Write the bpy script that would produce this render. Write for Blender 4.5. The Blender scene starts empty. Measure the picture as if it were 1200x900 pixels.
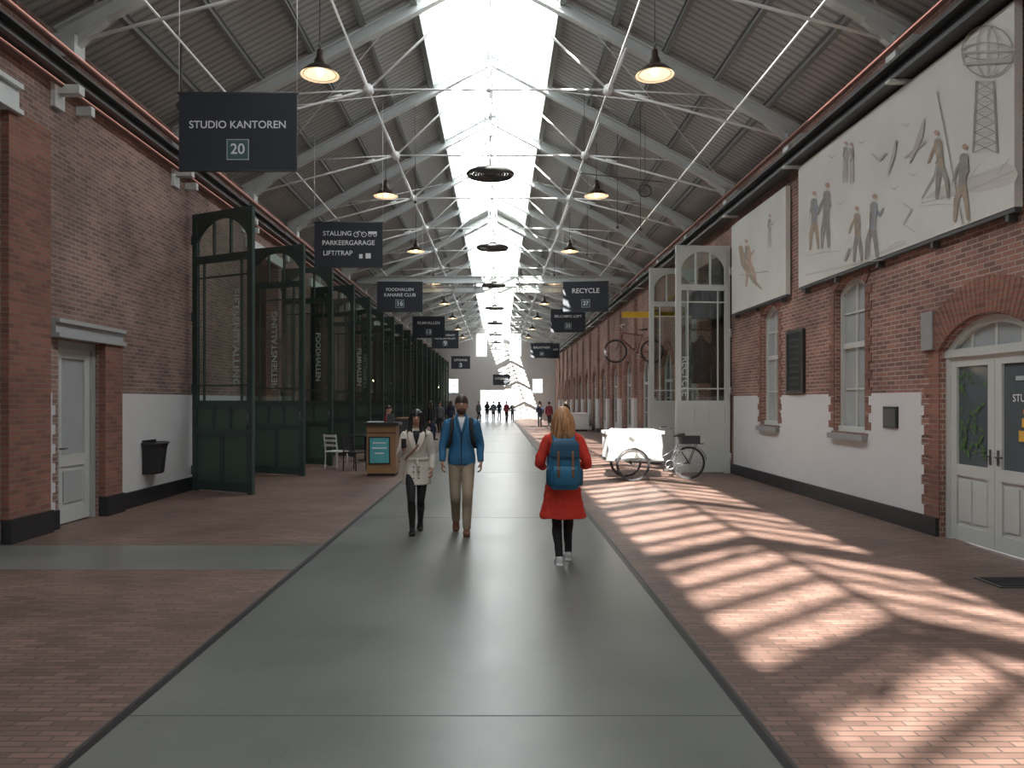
import bpy, math, random
from mathutils import Vector, Matrix, noise
from mathutils.bvhtree import BVHTree
random.seed(7)
R=math.radians
CX=-0.17; XL=-6.05; XR=5.70; YB=-18.0; YF=75.0
def zr(d): return 10.1-0.53*abs(d)

# ---------------------------------------------------------------- materials
MATS={}
def new_mat(name):
    m=bpy.data.materials.new(name); m.use_nodes=True
    nt=m.node_tree; b=nt.nodes.get('Principled BSDF')
    return m,nt,b
def M(name,col,rough=0.6,metal=0.0,var=0.12,scale=6.0,bump=0.0,emit=0,ecol=None):
    if name in MATS: return MATS[name]
    m,nt,b=new_mat(name)
    N=nt.nodes; L=nt.links
    tc=N.new('ShaderNodeTexCoord'); nz=N.new('ShaderNodeTexNoise'); nz.inputs['Scale'].default_value=scale; nz.inputs['Detail'].default_value=5
    L.new(tc.outputs['Object'],nz.inputs['Vector'])
    mx=N.new('ShaderNodeMix'); mx.data_type='RGBA'
    a=[c*(1-var) for c in col]; c2=[min(1,c*(1+var)) for c in col]
    mx.inputs[6].default_value=(*a,1); mx.inputs[7].default_value=(*c2,1)
    L.new(nz.outputs['Fac'],mx.inputs[0]); L.new(mx.outputs[2],b.inputs['Base Color'])
    b.inputs['Roughness'].default_value=rough; b.inputs['Metallic'].default_value=metal
    if bump:
        bp=N.new('ShaderNodeBump'); bp.inputs['Strength'].default_value=bump; bp.inputs['Distance'].default_value=0.02
        L.new(nz.outputs['Fac'],bp.inputs['Height']); L.new(bp.outputs[0],b.inputs['Normal'])
    if emit:
        b.inputs['Emission Color'].default_value=(*(ecol or col),1); b.inputs['Emission Strength'].default_value=emit
    MATS[name]=m; return m
def brick(name,c1,c2,mort,bw,rh,ms,floor=False,rough=0.85,stain=0.5):
    m,nt,b=new_mat(name); N=nt.nodes; L=nt.links
    tc=N.new('ShaderNodeTexCoord'); sp=N.new('ShaderNodeSeparateXYZ'); L.new(tc.outputs['Object'],sp.inputs[0])
    cb=N.new('ShaderNodeCombineXYZ')
    if floor:
        L.new(sp.outputs['X'],cb.inputs['X']); L.new(sp.outputs['Y'],cb.inputs['Y'])
    else:
        ge=N.new('ShaderNodeNewGeometry'); sn=N.new('ShaderNodeSeparateXYZ'); L.new(ge.outputs['Normal'],sn.inputs[0])
        ab=N.new('ShaderNodeMath'); ab.operation='ABSOLUTE'; L.new(sn.outputs['X'],ab.inputs[0])
        gt=N.new('ShaderNodeMath'); gt.operation='GREATER_THAN'; gt.inputs[1].default_value=0.5; L.new(ab.outputs[0],gt.inputs[0])
        mf=N.new('ShaderNodeMix'); mf.data_type='FLOAT'; L.new(gt.outputs[0],mf.inputs[0]); L.new(sp.outputs['X'],mf.inputs[2]); L.new(sp.outputs['Y'],mf.inputs[3])
        L.new(mf.outputs[0],cb.inputs['X']); L.new(sp.outputs['Z'],cb.inputs['Y'])
    br=N.new('ShaderNodeTexBrick'); L.new(cb.outputs[0],br.inputs['Vector'])
    br.inputs['Scale'].default_value=1; br.inputs['Brick Width'].default_value=bw; br.inputs['Row Height'].default_value=rh
    br.inputs['Mortar Size'].default_value=ms; br.inputs['Mortar Smooth'].default_value=0.2; br.inputs['Bias'].default_value=0
    br.inputs['Color1'].default_value=(*c1,1); br.inputs['Color2'].default_value=(*c2,1); br.inputs['Mortar'].default_value=(*mort,1)
    nz=N.new('ShaderNodeTexNoise'); nz.inputs['Scale'].default_value=0.9; nz.inputs['Detail'].default_value=6; L.new(tc.outputs['Object'],nz.inputs['Vector'])
    rp=N.new('ShaderNodeMapRange'); rp.inputs[1].default_value=0.3; rp.inputs[2].default_value=0.7; rp.inputs[3].default_value=1-stain*0.5; rp.inputs[4].default_value=1+stain*0.4
    L.new(nz.outputs['Fac'],rp.inputs[0])
    vm=N.new('ShaderNodeVectorMath'); vm.operation='SCALE'; L.new(br.outputs['Color'],vm.inputs[0]); L.new(rp.outputs[0],vm.inputs['Scale'])
    L.new(vm.outputs[0],b.inputs['Base Color']); b.inputs['Roughness'].default_value=rough
    bp=N.new('ShaderNodeBump'); bp.invert=True; bp.inputs['Strength'].default_value=0.5; bp.inputs['Distance'].default_value=0.006
    L.new(br.outputs['Fac'],bp.inputs['Height']); L.new(bp.outputs[0],b.inputs['Normal'])
    return m
BR_R=brick('brick_wall_red',(.32,.15,.11),(.17,.085,.068),(.36,.31,.27),.22,.066,.008,stain=.7)
BR_L=brick('brick_wall_left',(.29,.165,.135),(.16,.095,.08),(.30,.265,.24),.22,.066,.008,stain=.7)
BR_Q=brick('brick_quoin',(.28,.115,.08),(.17,.075,.052),(.20,.155,.13),.22,.066,.007)
PAVE=brick('brick_paving',(.215,.132,.105),(.125,.076,.062),(.085,.064,.053),.21,.062,.007,floor=True,rough=0.5,stain=0.65)
def concrete():
    m,nt,b=new_mat('polished_concrete'); N=nt.nodes; L=nt.links
    tc=N.new('ShaderNodeTexCoord')
    n1=N.new('ShaderNodeTexNoise'); n1.inputs['Scale'].default_value=0.8; n1.inputs['Detail'].default_value=8; n1.inputs['Roughness'].default_value=.65
    L.new(tc.outputs['Object'],n1.inputs['Vector'])
    cr=N.new('ShaderNodeValToRGB'); e=cr.color_ramp.elements
    e[0].position=.3; e[0].color=(.118,.125,.113,1); e[1].position=.72; e[1].color=(.178,.184,.168,1); L.new(n1.outputs['Fac'],cr.inputs[0])
    vo=N.new('ShaderNodeTexVoronoi'); vo.feature='DISTANCE_TO_EDGE'; vo.inputs['Scale'].default_value=.35
    mp=N.new('ShaderNodeVectorMath'); mp.operation='ADD'; n2=N.new('ShaderNodeTexNoise'); n2.inputs['Scale'].default_value=2; n2.inputs['Detail'].default_value=6
    L.new(tc.outputs['Object'],n2.inputs['Vector']); L.new(tc.outputs['Object'],mp.inputs[0]); L.new(n2.outputs['Color'],mp.inputs[1]); L.new(mp.outputs[0],vo.inputs['Vector'])
    lt=N.new('ShaderNodeMath'); lt.operation='LESS_THAN'; lt.inputs[1].default_value=.0014; L.new(vo.outputs['Distance'],lt.inputs[0])
    ml=N.new('ShaderNodeMath'); ml.operation='MULTIPLY'; ml.inputs[1].default_value=.25; L.new(lt.outputs[0],ml.inputs[0])
    mx=N.new('ShaderNodeMix'); mx.data_type='RGBA'; L.new(ml.outputs[0],mx.inputs[0]); L.new(cr.outputs[0],mx.inputs[6]); mx.inputs[7].default_value=(.05,.055,.05,1)
    L.new(mx.outputs[2],b.inputs['Base Color'])
    mr=N.new('ShaderNodeMapRange'); mr.inputs[3].default_value=.25; mr.inputs[4].default_value=.42; L.new(n1.outputs['Fac'],mr.inputs[0]); L.new(mr.outputs[0],b.inputs['Roughness'])
    return m
CONC=concrete()
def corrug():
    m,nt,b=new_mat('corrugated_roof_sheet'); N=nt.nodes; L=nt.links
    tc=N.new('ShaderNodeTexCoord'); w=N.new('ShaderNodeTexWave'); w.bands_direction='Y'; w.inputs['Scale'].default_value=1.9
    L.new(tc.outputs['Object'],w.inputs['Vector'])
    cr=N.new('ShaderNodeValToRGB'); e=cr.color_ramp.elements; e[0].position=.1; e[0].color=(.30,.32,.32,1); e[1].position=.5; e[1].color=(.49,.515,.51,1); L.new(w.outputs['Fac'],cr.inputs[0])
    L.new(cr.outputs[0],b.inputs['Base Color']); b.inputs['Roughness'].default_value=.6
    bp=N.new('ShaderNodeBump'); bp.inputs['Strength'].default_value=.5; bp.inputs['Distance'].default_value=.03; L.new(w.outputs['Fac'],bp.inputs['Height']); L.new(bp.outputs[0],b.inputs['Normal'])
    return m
ROOF=corrug()
def glass(name,tint=(.9,.95,.93),gl=.12,rough=.03):
    m=bpy.data.materials.new(name); m.use_nodes=True; nt=m.node_tree; N=nt.nodes; L=nt.links; N.clear()
    o=N.new('ShaderNodeOutputMaterial'); t=N.new('ShaderNodeBsdfTransparent'); g=N.new('ShaderNodeBsdfGlossy'); x=N.new('ShaderNodeMixShader')
    t.inputs[0].default_value=(*tint,1); g.inputs['Roughness'].default_value=rough; x.inputs[0].default_value=gl
    L.new(t.outputs[0],x.inputs[1]); L.new(g.outputs[0],x.inputs[2]); L.new(x.outputs[0],o.inputs[0]); return m
GLASS=glass('clear_glass',(.8,.86,.84),.1)
SKYGLOW=M('skylight_glow_strip',(.9,.93,.95),.6,emit=4.6,ecol=(.95,.98,1))  # emission stands in for sky glow through glass; lets no light through
STEEL=M('painted_steel_grey',(.56,.60,.59),.5,var=.08)
STEELW=M('painted_steel_white',(.82,.84,.83),.5,var=.05)
STEELD=M('dark_steel',(.06,.065,.065),.5)
PURL=M('purlin_grey',(.24,.26,.255),.6)
RED_P=M('oxide_red_pipe',(.13,.06,.05),.5)
WHITE=M('white_wall_paint',(.60,.60,.60),.75,var=.06,scale=3)
BLACK=M('black_plinth_paint',(.018,.019,.021),.45)
DOORW=M('door_paint_offwhite',(.50,.52,.49),.45,var=.05)
DOORG=M('door_paint_grey',(.36,.38,.38),.5,var=.05)
STONE=M('grey_stone',(.27,.27,.27),.8)
GREEN=M('dark_green_paint',(.038,.064,.058),.4,var=.1)
GREEN2=M('green_panel_paint',(.062,.098,.078),.45,var=.1)
DARKG=M('dark_window_glass',(.10,.12,.13),.08,var=.3,scale=1.2)
WINL=M('pale_window_glass',(.36,.39,.39),.15,var=.3,scale=1.2)
SIGN=M('sign_navy_fabric',(.022,.028,.038),.7)
TXT=M('sign_white_print',(.75,.78,.78),.7,var=.02)
TXTD=M('grey_print',(.42,.48,.47),.7,var=.02)
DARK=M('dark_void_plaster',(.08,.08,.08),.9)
MURAL=M('mural_cream_canvas',(.60,.595,.56),.85,var=.14,scale=1.1)

# ---------------------------------------------------------------- mesh builder
class MB:
    def __init__(s): s.v=[];s.f=[];s.m=[];s.s=[]
    def add(s,vs,fs,mat,sm=False):
        o=len(s.v); s.v+=[tuple(v) for v in vs]
        s.f+=[tuple(i+o for i in f) for f in fs]; s.m+=[mat]*len(fs); s.s+=[sm]*len(fs)
    def box(s,x0,x1,y0,y1,z0,z1,mat):
        if x0>x1:x0,x1=x1,x0
        if y0>y1:y0,y1=y1,y0
        if z0>z1:z0,z1=z1,z0
        vs=[(x,y,z) for z in(z0,z1) for y in(y0,y1) for x in(x0,x1)]
        s.add(vs,[(0,2,3,1),(4,5,7,6),(0,1,5,4),(2,6,7,3),(0,4,6,2),(1,3,7,5)],mat)
    def beam(s,p0,p1,w,h,mat,up=(0,0,1)):
        p0=Vector(p0);p1=Vector(p1);t=(p1-p0).normalized();u=Vector(up)
        sd=t.cross(u)
        if sd.length<1e-4: sd=t.cross(Vector((0,1,0)))
        sd.normalize();u=sd.cross(t).normalized()
        vs=[]
        for p in(p0,p1):
            for a,b in((-1,-1),(1,-1),(1,1),(-1,1)): vs.append(p+sd*(a*w/2)+u*(b*h/2))
        s.add(vs,[(0,3,2,1),(4,5,6,7),(0,1,5,4),(1,2,6,5),(2,3,7,6),(3,0,4,7)],mat)
    def ibeam(s,p0,p1,w,h,mat,up=(0,0,1),tf=.02):
        p0=Vector(p0);p1=Vector(p1);t=(p1-p0).normalized();sd=t.cross(Vector(up)).normalized();u=sd.cross(t)
        o=u*(h/2-tf/2)
        s.beam(p0+o,p1+o,w,tf,mat,up);s.beam(p0-o,p1-o,w,tf,mat,up);s.beam(p0,p1,tf*.8,h-2*tf,mat,up)
    def tube(s,pts,rad,mat,n=8,ref=(1,0,0),step=None,caps=True,sm=True,closed=False):
        pts=[Vector(p) for p in pts]
        if not isinstance(rad,(list,tuple)): rad=[rad]*len(pts)
        rad=[(r,r) if not isinstance(r,(list,tuple)) else r for r in rad]
        if step and len(pts)>1:
            A=[(p.x,p.y,p.z,r[0],r[1]) for p,r in zip(pts,rad)]
            out=[]
            for i in range(len(A)-1):
                a=A[max(0,i-1)];b=A[i];c=A[i+1];d=A[min(len(A)-1,i+2)]
                k=max(1,int((pts[i+1]-pts[i]).length/step))
                for j in range(k):
                    t=j/k
                    out.append([.5*((2*b[q])+(-a[q]+c[q])*t+(2*a[q]-5*b[q]+4*c[q]-d[q])*t*t+(-a[q]+3*b[q]-3*c[q]+d[q])*t**3) for q in range(5)])
            out.append(list(A[-1]))
            pts=[Vector(o[:3]) for o in out];rad=[(max(.001,o[3]),max(.001,o[4])) for o in out]
        K=len(pts);vs=[]
        for i,p in enumerate(pts):
            if closed: t=pts[(i+1)%K]-pts[i-1]
            else: t=pts[min(K-1,i+1)]-pts[max(0,i-1)]
            t.normalize();rf=Vector(ref);sd=rf-t*rf.dot(t)
            if sd.length<.15: rf=Vector((0,1,0.01));sd=rf-t*rf.dot(t)
            sd.normalize();o=t.cross(sd)
            for k in range(n):
                a=2*math.pi*k/n
                vs.append(p+sd*(math.cos(a)*rad[i][0])+o*(math.sin(a)*rad[i][1]))
        fs=[]
        for i in range(K if closed else K-1):
            j=(i+1)%K
            for k in range(n):
                l=(k+1)%n
                fs.append((i*n+k,i*n+l,j*n+l,j*n+k))
        if caps and not closed:
            fs.append(tuple(range(n-1,-1,-1)));fs.append(tuple((K-1)*n+k for k in range(n)))
        s.add(vs,fs,mat,sm)
    def cyl(s,p0,p1,r,mat,n=8,r2=None): s.tube([p0,p1],[r,r2 if r2 is not None else r],mat,n)
    def ring(s,c,axis,Rr,r,mat,n=24,m=6):
        c=Vector(c);ax=Vector(axis).normalized();a=ax.orthogonal().normalized();b=ax.cross(a)
        pts=[c+a*(math.cos(2*math.pi*i/n)*Rr)+b*(math.sin(2*math.pi*i/n)*Rr) for i in range(n)]
        vs=[];fs=[]
        for i,p in enumerate(pts):
            rd=(p-c).normalized()
            for k in range(m):
                q=2*math.pi*k/m; vs.append(p+rd*(math.cos(q)*r)+ax*(math.sin(q)*r))
        for i in range(n):
            j=(i+1)%n
            for k in range(m):
                l=(k+1)%m; fs.append((i*m+k,j*m+k,j*m+l,i*m+l))
        s.add(vs,fs,mat,True)
    def sph(s,c,r,mat,nu=16,nv=10,fn=None):
        if not isinstance(r,(list,tuple)): r=(r,r,r)
        c=Vector(c);vs=[];fs=[]
        for i in range(nv+1):
            th=math.pi*i/nv
            for k in range(nu):
                ph=2*math.pi*k/nu
                d=Vector((math.sin(th)*math.cos(ph),math.sin(th)*math.sin(ph),math.cos(th)))
                q=fn(d) if fn else d
                vs.append(c+Vector((q.x*r[0],q.y*r[1],q.z*r[2])))
        for i in range(nv):
            for k in range(nu):
                l=(k+1)%nu; fs.append((i*nu+k,(i+1)*nu+k,(i+1)*nu+l,i*nu+l))
        s.add(vs,fs,mat,True)
    def lathe(s,c,prof,mat,n=24,axis='z'):
        vs=[];fs=[];c=Vector(c)
        for r,z in prof:
            for k in range(n):
                a=2*math.pi*k/n; vs.append(c+Vector((r*math.cos(a),r*math.sin(a),z)))
        for i in range(len(prof)-1):
            for k in range(n):
                l=(k+1)%n; fs.append((i*n+k,i*n+l,(i+1)*n+l,(i+1)*n+k))
        s.add(vs,fs,mat,True)
    def obj(s,name,parent=None,loc=None,rz=None,bevel=0):
        me=bpy.data.meshes.new(name); me.from_pydata(s.v,[],s.f)
        ml=[]
        for m in s.m:
            if m not in ml: ml.append(m)
        for m in ml: me.materials.append(m)
        ix={m:i for i,m in enumerate(ml)}
        me.polygons.foreach_set('material_index',[ix[m] for m in s.m]); me.polygons.foreach_set('use_smooth',s.s)
        me.update(); o=bpy.data.objects.new(name,me); bpy.context.collection.objects.link(o)
        if loc is not None: o.location=loc
        if rz is not None: o.rotation_euler[2]=rz
        if parent: o.parent=parent
        if bevel:
            b=o.modifiers.new('bevel','BEVEL'); b.width=bevel; b.segments=2; b.limit_method='ANGLE'
        return o
def inst(src,name,loc):
    o=bpy.data.objects.new(name,src.data); bpy.context.collection.objects.link(o); o.location=loc; return o
def empty(name,loc=(0,0,0),rz=0):
    e=bpy.data.objects.new(name,None); bpy.context.collection.objects.link(e); e.location=loc; e.rotation_euler[2]=rz; e.empty_display_size=.1; return e
def text(name,body,width,loc,rot,mat,parent,height=None):
    c=bpy.data.curves.new(name,'FONT'); c.body=body; c.align_x='CENTER'; c.align_y='CENTER'; c.size=1; c.extrude=.0; c.offset=.012
    c.materials.append(mat); o=bpy.data.objects.new(name,c); bpy.context.collection.objects.link(o)
    bpy.context.view_layer.update(); w=o.dimensions.x; k=width/max(w,.01)
    o.scale=(k,k,k); o.location=loc; o.rotation_euler=rot; o.parent=parent; return o

# ---------------------------------------------------------------- floor
mb=MB()
def fl(x0,x1,y0,y1,mat): mb.add([(x0,y0,0),(x1,y0,0),(x1,y1,0),(x0,y1,0)],[(0,1,2,3)],mat)
SL,SR=-2.05,1.365
fl(SL,SR,YB,YF+25,CONC)
fl(SR+.05,11,YB,YF+25,PAVE)
fl(-13,SL-.05,YB,7.9,PAVE); fl(-13,SL-.05,7.9,9.2,CONC); fl(-13,SL-.05,9.2,YF+25,PAVE)
fl(SL-.05,SL,YB,YF+25,BLACK); fl(SR,SR+.05,YB,YF+25,BLACK)
mb.obj('floor')
for i,x in enumerate((SL-.07,SR+.055)):
    t=MB(); t.box(x,x+.015,YB,YF,0,.006,STEELD); t.obj('trim_%d'%(i+1))
JNT=M('joint_filler',(.07,.075,.07),.6)
t=MB()
for y in (-10.0,-3.0,4.22,11.4,18.6,25.8,33,40,47,54,61,68): t.box(SL,SR,y,y+.008,0,.0012,JNT)
t.obj('trim_11')
t=MB(); t.box(-60,60,YF+.4,YF+90,-.06,-.02,STONE); t.obj('street_ground')

# ---------------------------------------------------------------- walls
def wallx(mb,x0,x1,y0,y1,z0,z1,ops,mat):
    ys=sorted({y0,y1,*[o[0] for o in ops],*[o[1] for o in ops]}); zs=sorted({z0,z1,*[o[2] for o in ops],*[o[3] for o in ops]})
    zs=[z for z in zs if z0<=z<=z1]
    for a,b in zip(ys,ys[1:]):
        if b-a<1e-5: continue
        runs=[]
        for c,d in zip(zs,zs[1:]):
            ym=(a+b)/2;zm=(c+d)/2
            solid=not any(o[0]<ym<o[1] and o[2]<zm<o[3] for o in ops)
            if solid:
                if runs and abs(runs[-1][1]-c)<1e-6: runs[-1][1]=d
                else: runs.append([c,d])
        for c,d in runs: mb.box(x0,x1,a,b,c,d,mat)
def arc(yc,a,zs,r,n=16):
    Rr=(a*a+r*r)/(2*r); zc=zs+r-Rr; th=math.asin(min(1,a/Rr))
    return [(yc+Rr*math.sin(-th+2*th*i/n), zc+Rr*math.cos(-th+2*th*i/n)) for i in range(n+1)],Rr,zc,th
def archfill(mb,x0,x1,yc,a,zs,r,mat):
    pts,_,_,_=arc(yc,a,zs,r)
    top=zs+r
    for (ya,za),(yb,zb) in zip(pts,pts[1:]):
        if top-min(za,zb)<1e-4: continue
        vs=[(x0,ya,za),(x0,yb,zb),(x0,yb,top+.001),(x0,ya,top+.001),(x1,ya,za),(x1,yb,zb),(x1,yb,top+.001),(x1,ya,top+.001)]
        mb.add(vs,[(0,1,2,3),(4,7,6,5),(0,4,5,1),(3,2,6,7)],mat)
def voussoirs(mb,x0,x1,yc,a,zs,r,th_,mat,n=26):
    _,Rr,zc,th=arc(yc,a,zs,r)
    for i in range(n):
        t0=-th+2*th*(i+.06)/n; t1=-th+2*th*(i+.94)/n
        vs=[]
        for x in(x0,x1):
            for t,q in((t0,Rr),(t1,Rr),(t1,Rr+th_),(t0,Rr+th_)): vs.append((x,yc+q*math.sin(t),zc+q*math.cos(t)))
        mb.add(vs,[(0,1,2,3),(4,7,6,5),(0,4,5,1),(1,5,6,2),(2,6,7,3),(3,7,4,0)],mat)

gatesL=[(18.4+6.15*k,21.0+6.15*k) for k in range(9) if 21.0+6.15*k<YF-2]
leafY=[14.92]+[q for a,b in gatesL for q in (a-.1,b+.07)]
TOP=6.8
mb=MB()
opsL=[(5.4,9.2,0,5.3),(10.46,11.5,0,2.6)]+[(a,b,0,5.45) for a,b in gatesL]
wallx(mb,XL-.35,XL,YB,YF,0,TOP,opsL,BR_L)
mb.obj('wall_left')
mb=MB()
doorR=(8.83,.93,2.36,.40)
winR=[(15.9,.5),(12.3,.54)]
farR=[25.6+3.8*k for k in range(13)]
opsR=[(7.9,9.76,0,2.76)]+[(c-a,c+a,1.25,3.75) for c,a in winR]+[(18.5,21.5,0,5.5)]+[(c-.85,c+.85,0,3.5) for c in farR]
wallx(mb,XR,XR+.35,YB,YF,0,TOP,opsR,BR_R)
archfill(mb,XR,XR+.35,*doorR,BR_R)
for c,a in winR: archfill(mb,XR,XR+.35,c,a,3.55,.2,BR_R)
for c in farR: archfill(mb,XR,XR+.35,c,.85,2.9,.6,BR_R)
mb.obj('wall_right')
mb=MB()
FW=M('far_wall_plaster',(.46,.45,.43),.8)
opsF=[(-1.75,1.75,0,2.9),(-2.15,-1.0,6.1,8.5),(-.5,.62,6.1,8.5),(1.2,2.4,6.1,8.5),(-4.9,-3.8,2.5,4.0),(3.4,4.5,2.5,4.0)]
xs=sorted({XL-.3,XR+.3,*[o[0] for o in opsF],*[o[1] for o in opsF]}); zs=sorted({0,10.2,*[o[2] for o in opsF],*[o[3] for o in opsF]})
for a,b in zip(xs,xs[1:]):
    for c,d in zip(zs,zs[1:]):
        if any(o[0]<(a+b)/2<o[1] and o[2]<(c+d)/2<o[3] for o in opsF): continue
        mb.box(a,b,YF,YF+.35,c,d,FW)
mb.obj('wall_far')
mb=MB(); mb.box(XL-.35,XR+.35,YB-.3,YB,0,10.3,FW); mb.obj('wall_back')
k=0
for o in opsF:
    mb=MB(); a,b,c,d=o; f=.09
    mb.box(a,a+f,YF+.02,YF+.14,c,d,STEELW);mb.box(b-f,b,YF+.02,YF+.14,c,d,STEELW);mb.box(a+f,b-f,YF+.02,YF+.14,d-f,d,STEELW)
    if c>0:
        mb.box(a+f,b-f,YF+.02,YF+.14,c,c+f,STEELW); mb.box(a+f,b-f,YF+.05,YF+.1,(c+d)/2-.03,(c+d)/2+.03,STEELW)
        mb.box(a+f,b-f,YF+.07,YF+.075,c+f,d-f,GLASS)
        mb.box((a+b)/2-.03,(a+b)/2+.03,YF+.045,YF+.105,c+f,d-f,STEELW); k+=1; mb.obj('window_%d'%k)
    else: mb.obj('door_9')

# ---------------------------------------------------------------- roof
SW=1.39
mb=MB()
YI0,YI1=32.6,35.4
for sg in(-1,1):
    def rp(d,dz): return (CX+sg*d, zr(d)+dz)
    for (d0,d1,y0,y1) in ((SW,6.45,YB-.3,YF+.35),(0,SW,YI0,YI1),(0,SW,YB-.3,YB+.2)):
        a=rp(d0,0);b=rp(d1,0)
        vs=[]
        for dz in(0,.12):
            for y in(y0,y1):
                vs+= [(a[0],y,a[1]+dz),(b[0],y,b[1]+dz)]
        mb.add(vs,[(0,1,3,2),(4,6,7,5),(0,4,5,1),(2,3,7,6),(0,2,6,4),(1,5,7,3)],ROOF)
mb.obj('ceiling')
mb=MB()
y=YB+.2
while y<YF:
    if not (YI0-.1<y<YI1):
        for sg in(-1,1):
            y1=min(y+.28,YF)
            vs=[(CX,y,zr(0)+.05),(CX+sg*SW,y,zr(SW)+.05),(CX+sg*SW,y1,zr(SW)+.05),(CX,y1,zr(0)+.05)]
            mb.add(vs,[(0,1,2,3)],SKYGLOW)  # opaque glowing strips, added to cut the sunlight into floor bands
    y+=.72
for sg in(-1,1):
    x=CX+sg*SW; mb.box(x-.06,x+.06,YB,YF,zr(SW)-.22,zr(SW)+.12,PURL)
mb.box(CX-.04,CX+.04,YB,YF,zr(0)-.1,zr(0)+.03,STEELW)
mb.obj('skylight')
mb=MB()
for sg in(-1,1):
    for d in(2.35,3.3,4.25,5.2):
        x=CX+sg*d; z=zr(d); mb.ibeam((x,YB,z-.075),(x,YF,z-.075),.09,.14,PURL)
mb.obj('roof_purlins')
mb=MB()
def RP(sg,d,dz): return Vector((CX+sg*d,0,zr(d)+dz))
for sg in(-1,1):
    mb.ibeam(RP(sg,5.82,-.27),RP(sg,0,-.27),.16,.22,STEEL,up=(0,0,1),tf=.03)
    eave=RP(sg,5.75,-.42); node=Vector((CX+sg*2.24,0,7.57)); ridge=RP(sg,0,-.42)
    mb.cyl(eave,node,.024,STEELW); mb.cyl(node,ridge,.024,STEELW)
    mb.tube([node,(node+RP(sg,2.6,-.35))/2,RP(sg,2.6,-.35)],[.03,.045,.03],STEELW)
    mb.cyl(node,RP(sg,4.3,-.36),.016,STEELW)
    mb.cyl(node-Vector((0,.07,0)),node+Vector((0,.07,0)),.09,STEELW,14)
    mb.cyl(node+Vector((sg*.5,0,-.107*1.0)),node+Vector((sg*.75,0,-.16)),.035,STEELW)
    mb.box(CX+sg*5.55,CX+sg*5.865,-.13,.13,6.42,6.72,STEEL)
    mb.beam(Vector((CX+sg*5.2,0,6.98)),Vector((CX+sg*5.8,0,6.45)),.1,.12,STEEL)
mb.cyl((CX-2.24,0,7.57),(CX+2.24,0,7.57),.022,STEELW)
mb.cyl((CX,0,7.57),(CX,0,9.7),.012,STEELW)
mb.sph((CX,0,7.57),.05,STEELW,10,6)
src=None
ks=[10.4+3.8*k for k in range(-7,17)]
for i,y in enumerate(ks):
    if src is None: src=mb.obj('roof_truss',loc=(0,y,0))
    else: inst(src,'roof_truss',(0,y,0))
mb=MB()
for sg in(-1,1):
    mb.cyl((CX+sg*2.24,YB,7.57),(CX+sg*2.24,YF,7.57),.016,STEELW,6)
    mb.cyl((CX+sg*4.6,YB,zr(4.6)-.5),(CX+sg*4.6,YF,zr(4.6)-.5),.02,STEELW,6)
    for i in range(len(ks)-1):
        a,b=ks[i],ks[i+1]
        if i%2==0:
            mb.cyl((CX+sg*1.6,a,zr(1.6)-.16),(CX+sg*5.4,b,zr(5.4)-.16),.012,STEELW,5)
            mb.cyl((CX+sg*5.4,a,zr(5.4)-.16),(CX+sg*1.6,b,zr(1.6)-.16),.012,STEELW,5)
mb.obj('roof_bracing_rods')
mb=MB()
mb.ibeam((XL,YI0,6.95),(XR,YI0,6.95),.2,.3,STEEL); mb.ibeam((XL,YI1,6.95),(XR,YI1,6.95),.2,.3,STEEL)
for x in range(-5,6): mb.beam((x,YI0,7.0),(x,YI1,7.0),.06,.06,STEEL)
mb.obj('portal_beam')

mb=MB()
mb.ibeam((XR-.16,YB,6.28),(XR-.16,YF,6.28),.28,.26,STEELD); mb.box(XR-.28,XR,YB,YF,6.415,6.46,STEELD)
mb.cyl((XR-.34,YB,6.56),(XR-.34,YF,6.56),.045,RED_P)
for y in ks: mb.box(XR-.36,XR,y-.06,y+.06,6.105,6.14,STEEL)
mb.obj('crane_rail')
mb=MB()
mb.ibeam((XL+.14,YB,6.22),(XL+.14,YF,6.22),.24,.2,STEELD)
mb.cyl((XL+.3,YB,6.42),(XL+.3,YF,6.42),.05,RED_P); mb.cyl((XL+.12,YB,6.05),(XL+.12,YF,6.05),.035,RED_P)
for y in ks:
    mb.beam((XL,y,6.0),(XL+.36,y,6.0),.14,.12,STEEL); mb.box(XL,XL+.06,y-.12,y+.12,5.75,6.1,STEEL); mb.box(XL,XL+.22,y+.5,y+.6,5.85,5.98,STEEL)
mb.obj('crane_rail')

# ---------------------------------------------------------------- paint, plinths, trim
def teeth(mb,x,y,dirn,z0,z1,mat,t=.012,sg=1,dep=.1):
    z=z0;i=0
    while z<z1-.05:
        if i%2==0: mb.box(x,x+sg*t,y,y+dirn*dep,z,min(z+.132,z1),mat)
        z+=.132;i+=1
mb=MB()
for a,b,c,d in ((12.95,18.3,.24,1.22),(10.2,11.65,.24,1.87),(12.95,15.25,1.22,1.87),(11.65,12.95,.24,1.2),(16.55,18.3,1.22,1.87)):
    mb.box(XR-.012,XR,a,b,c,d,WHITE)
teeth(mb,XR,11.65,1,1.25,1.87,WHITE,sg=-1,dep=.08); teeth(mb,XR,12.95,-1,1.25,1.87,WHITE,sg=-1,dep=.08)
teeth(mb,XR,15.25,1,1.25,1.87,WHITE,sg=-1); teeth(mb,XR,16.55,-1,1.25,1.87,WHITE,sg=-1); teeth(mb,XR,10.2,-1,.24,1.87,WHITE,sg=-1)
mb.obj('trim_3')
mb=MB(); mb.box(XL,XL+.012,12.06,18.2,.24,1.87,WHITE); mb.box(XL,XL+.012,10.12,10.3,.24,1.87,WHITE); teeth(mb,XL,10.12,-1,.24,1.87,WHITE); teeth(mb,XL,10.3,1,.24,1.87,WHITE,dep=.07)
mb.obj('trim_4')
mb=MB(); mb.box(XR-.05,XR,9.8,18.4,0,.24,BLACK)
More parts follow.
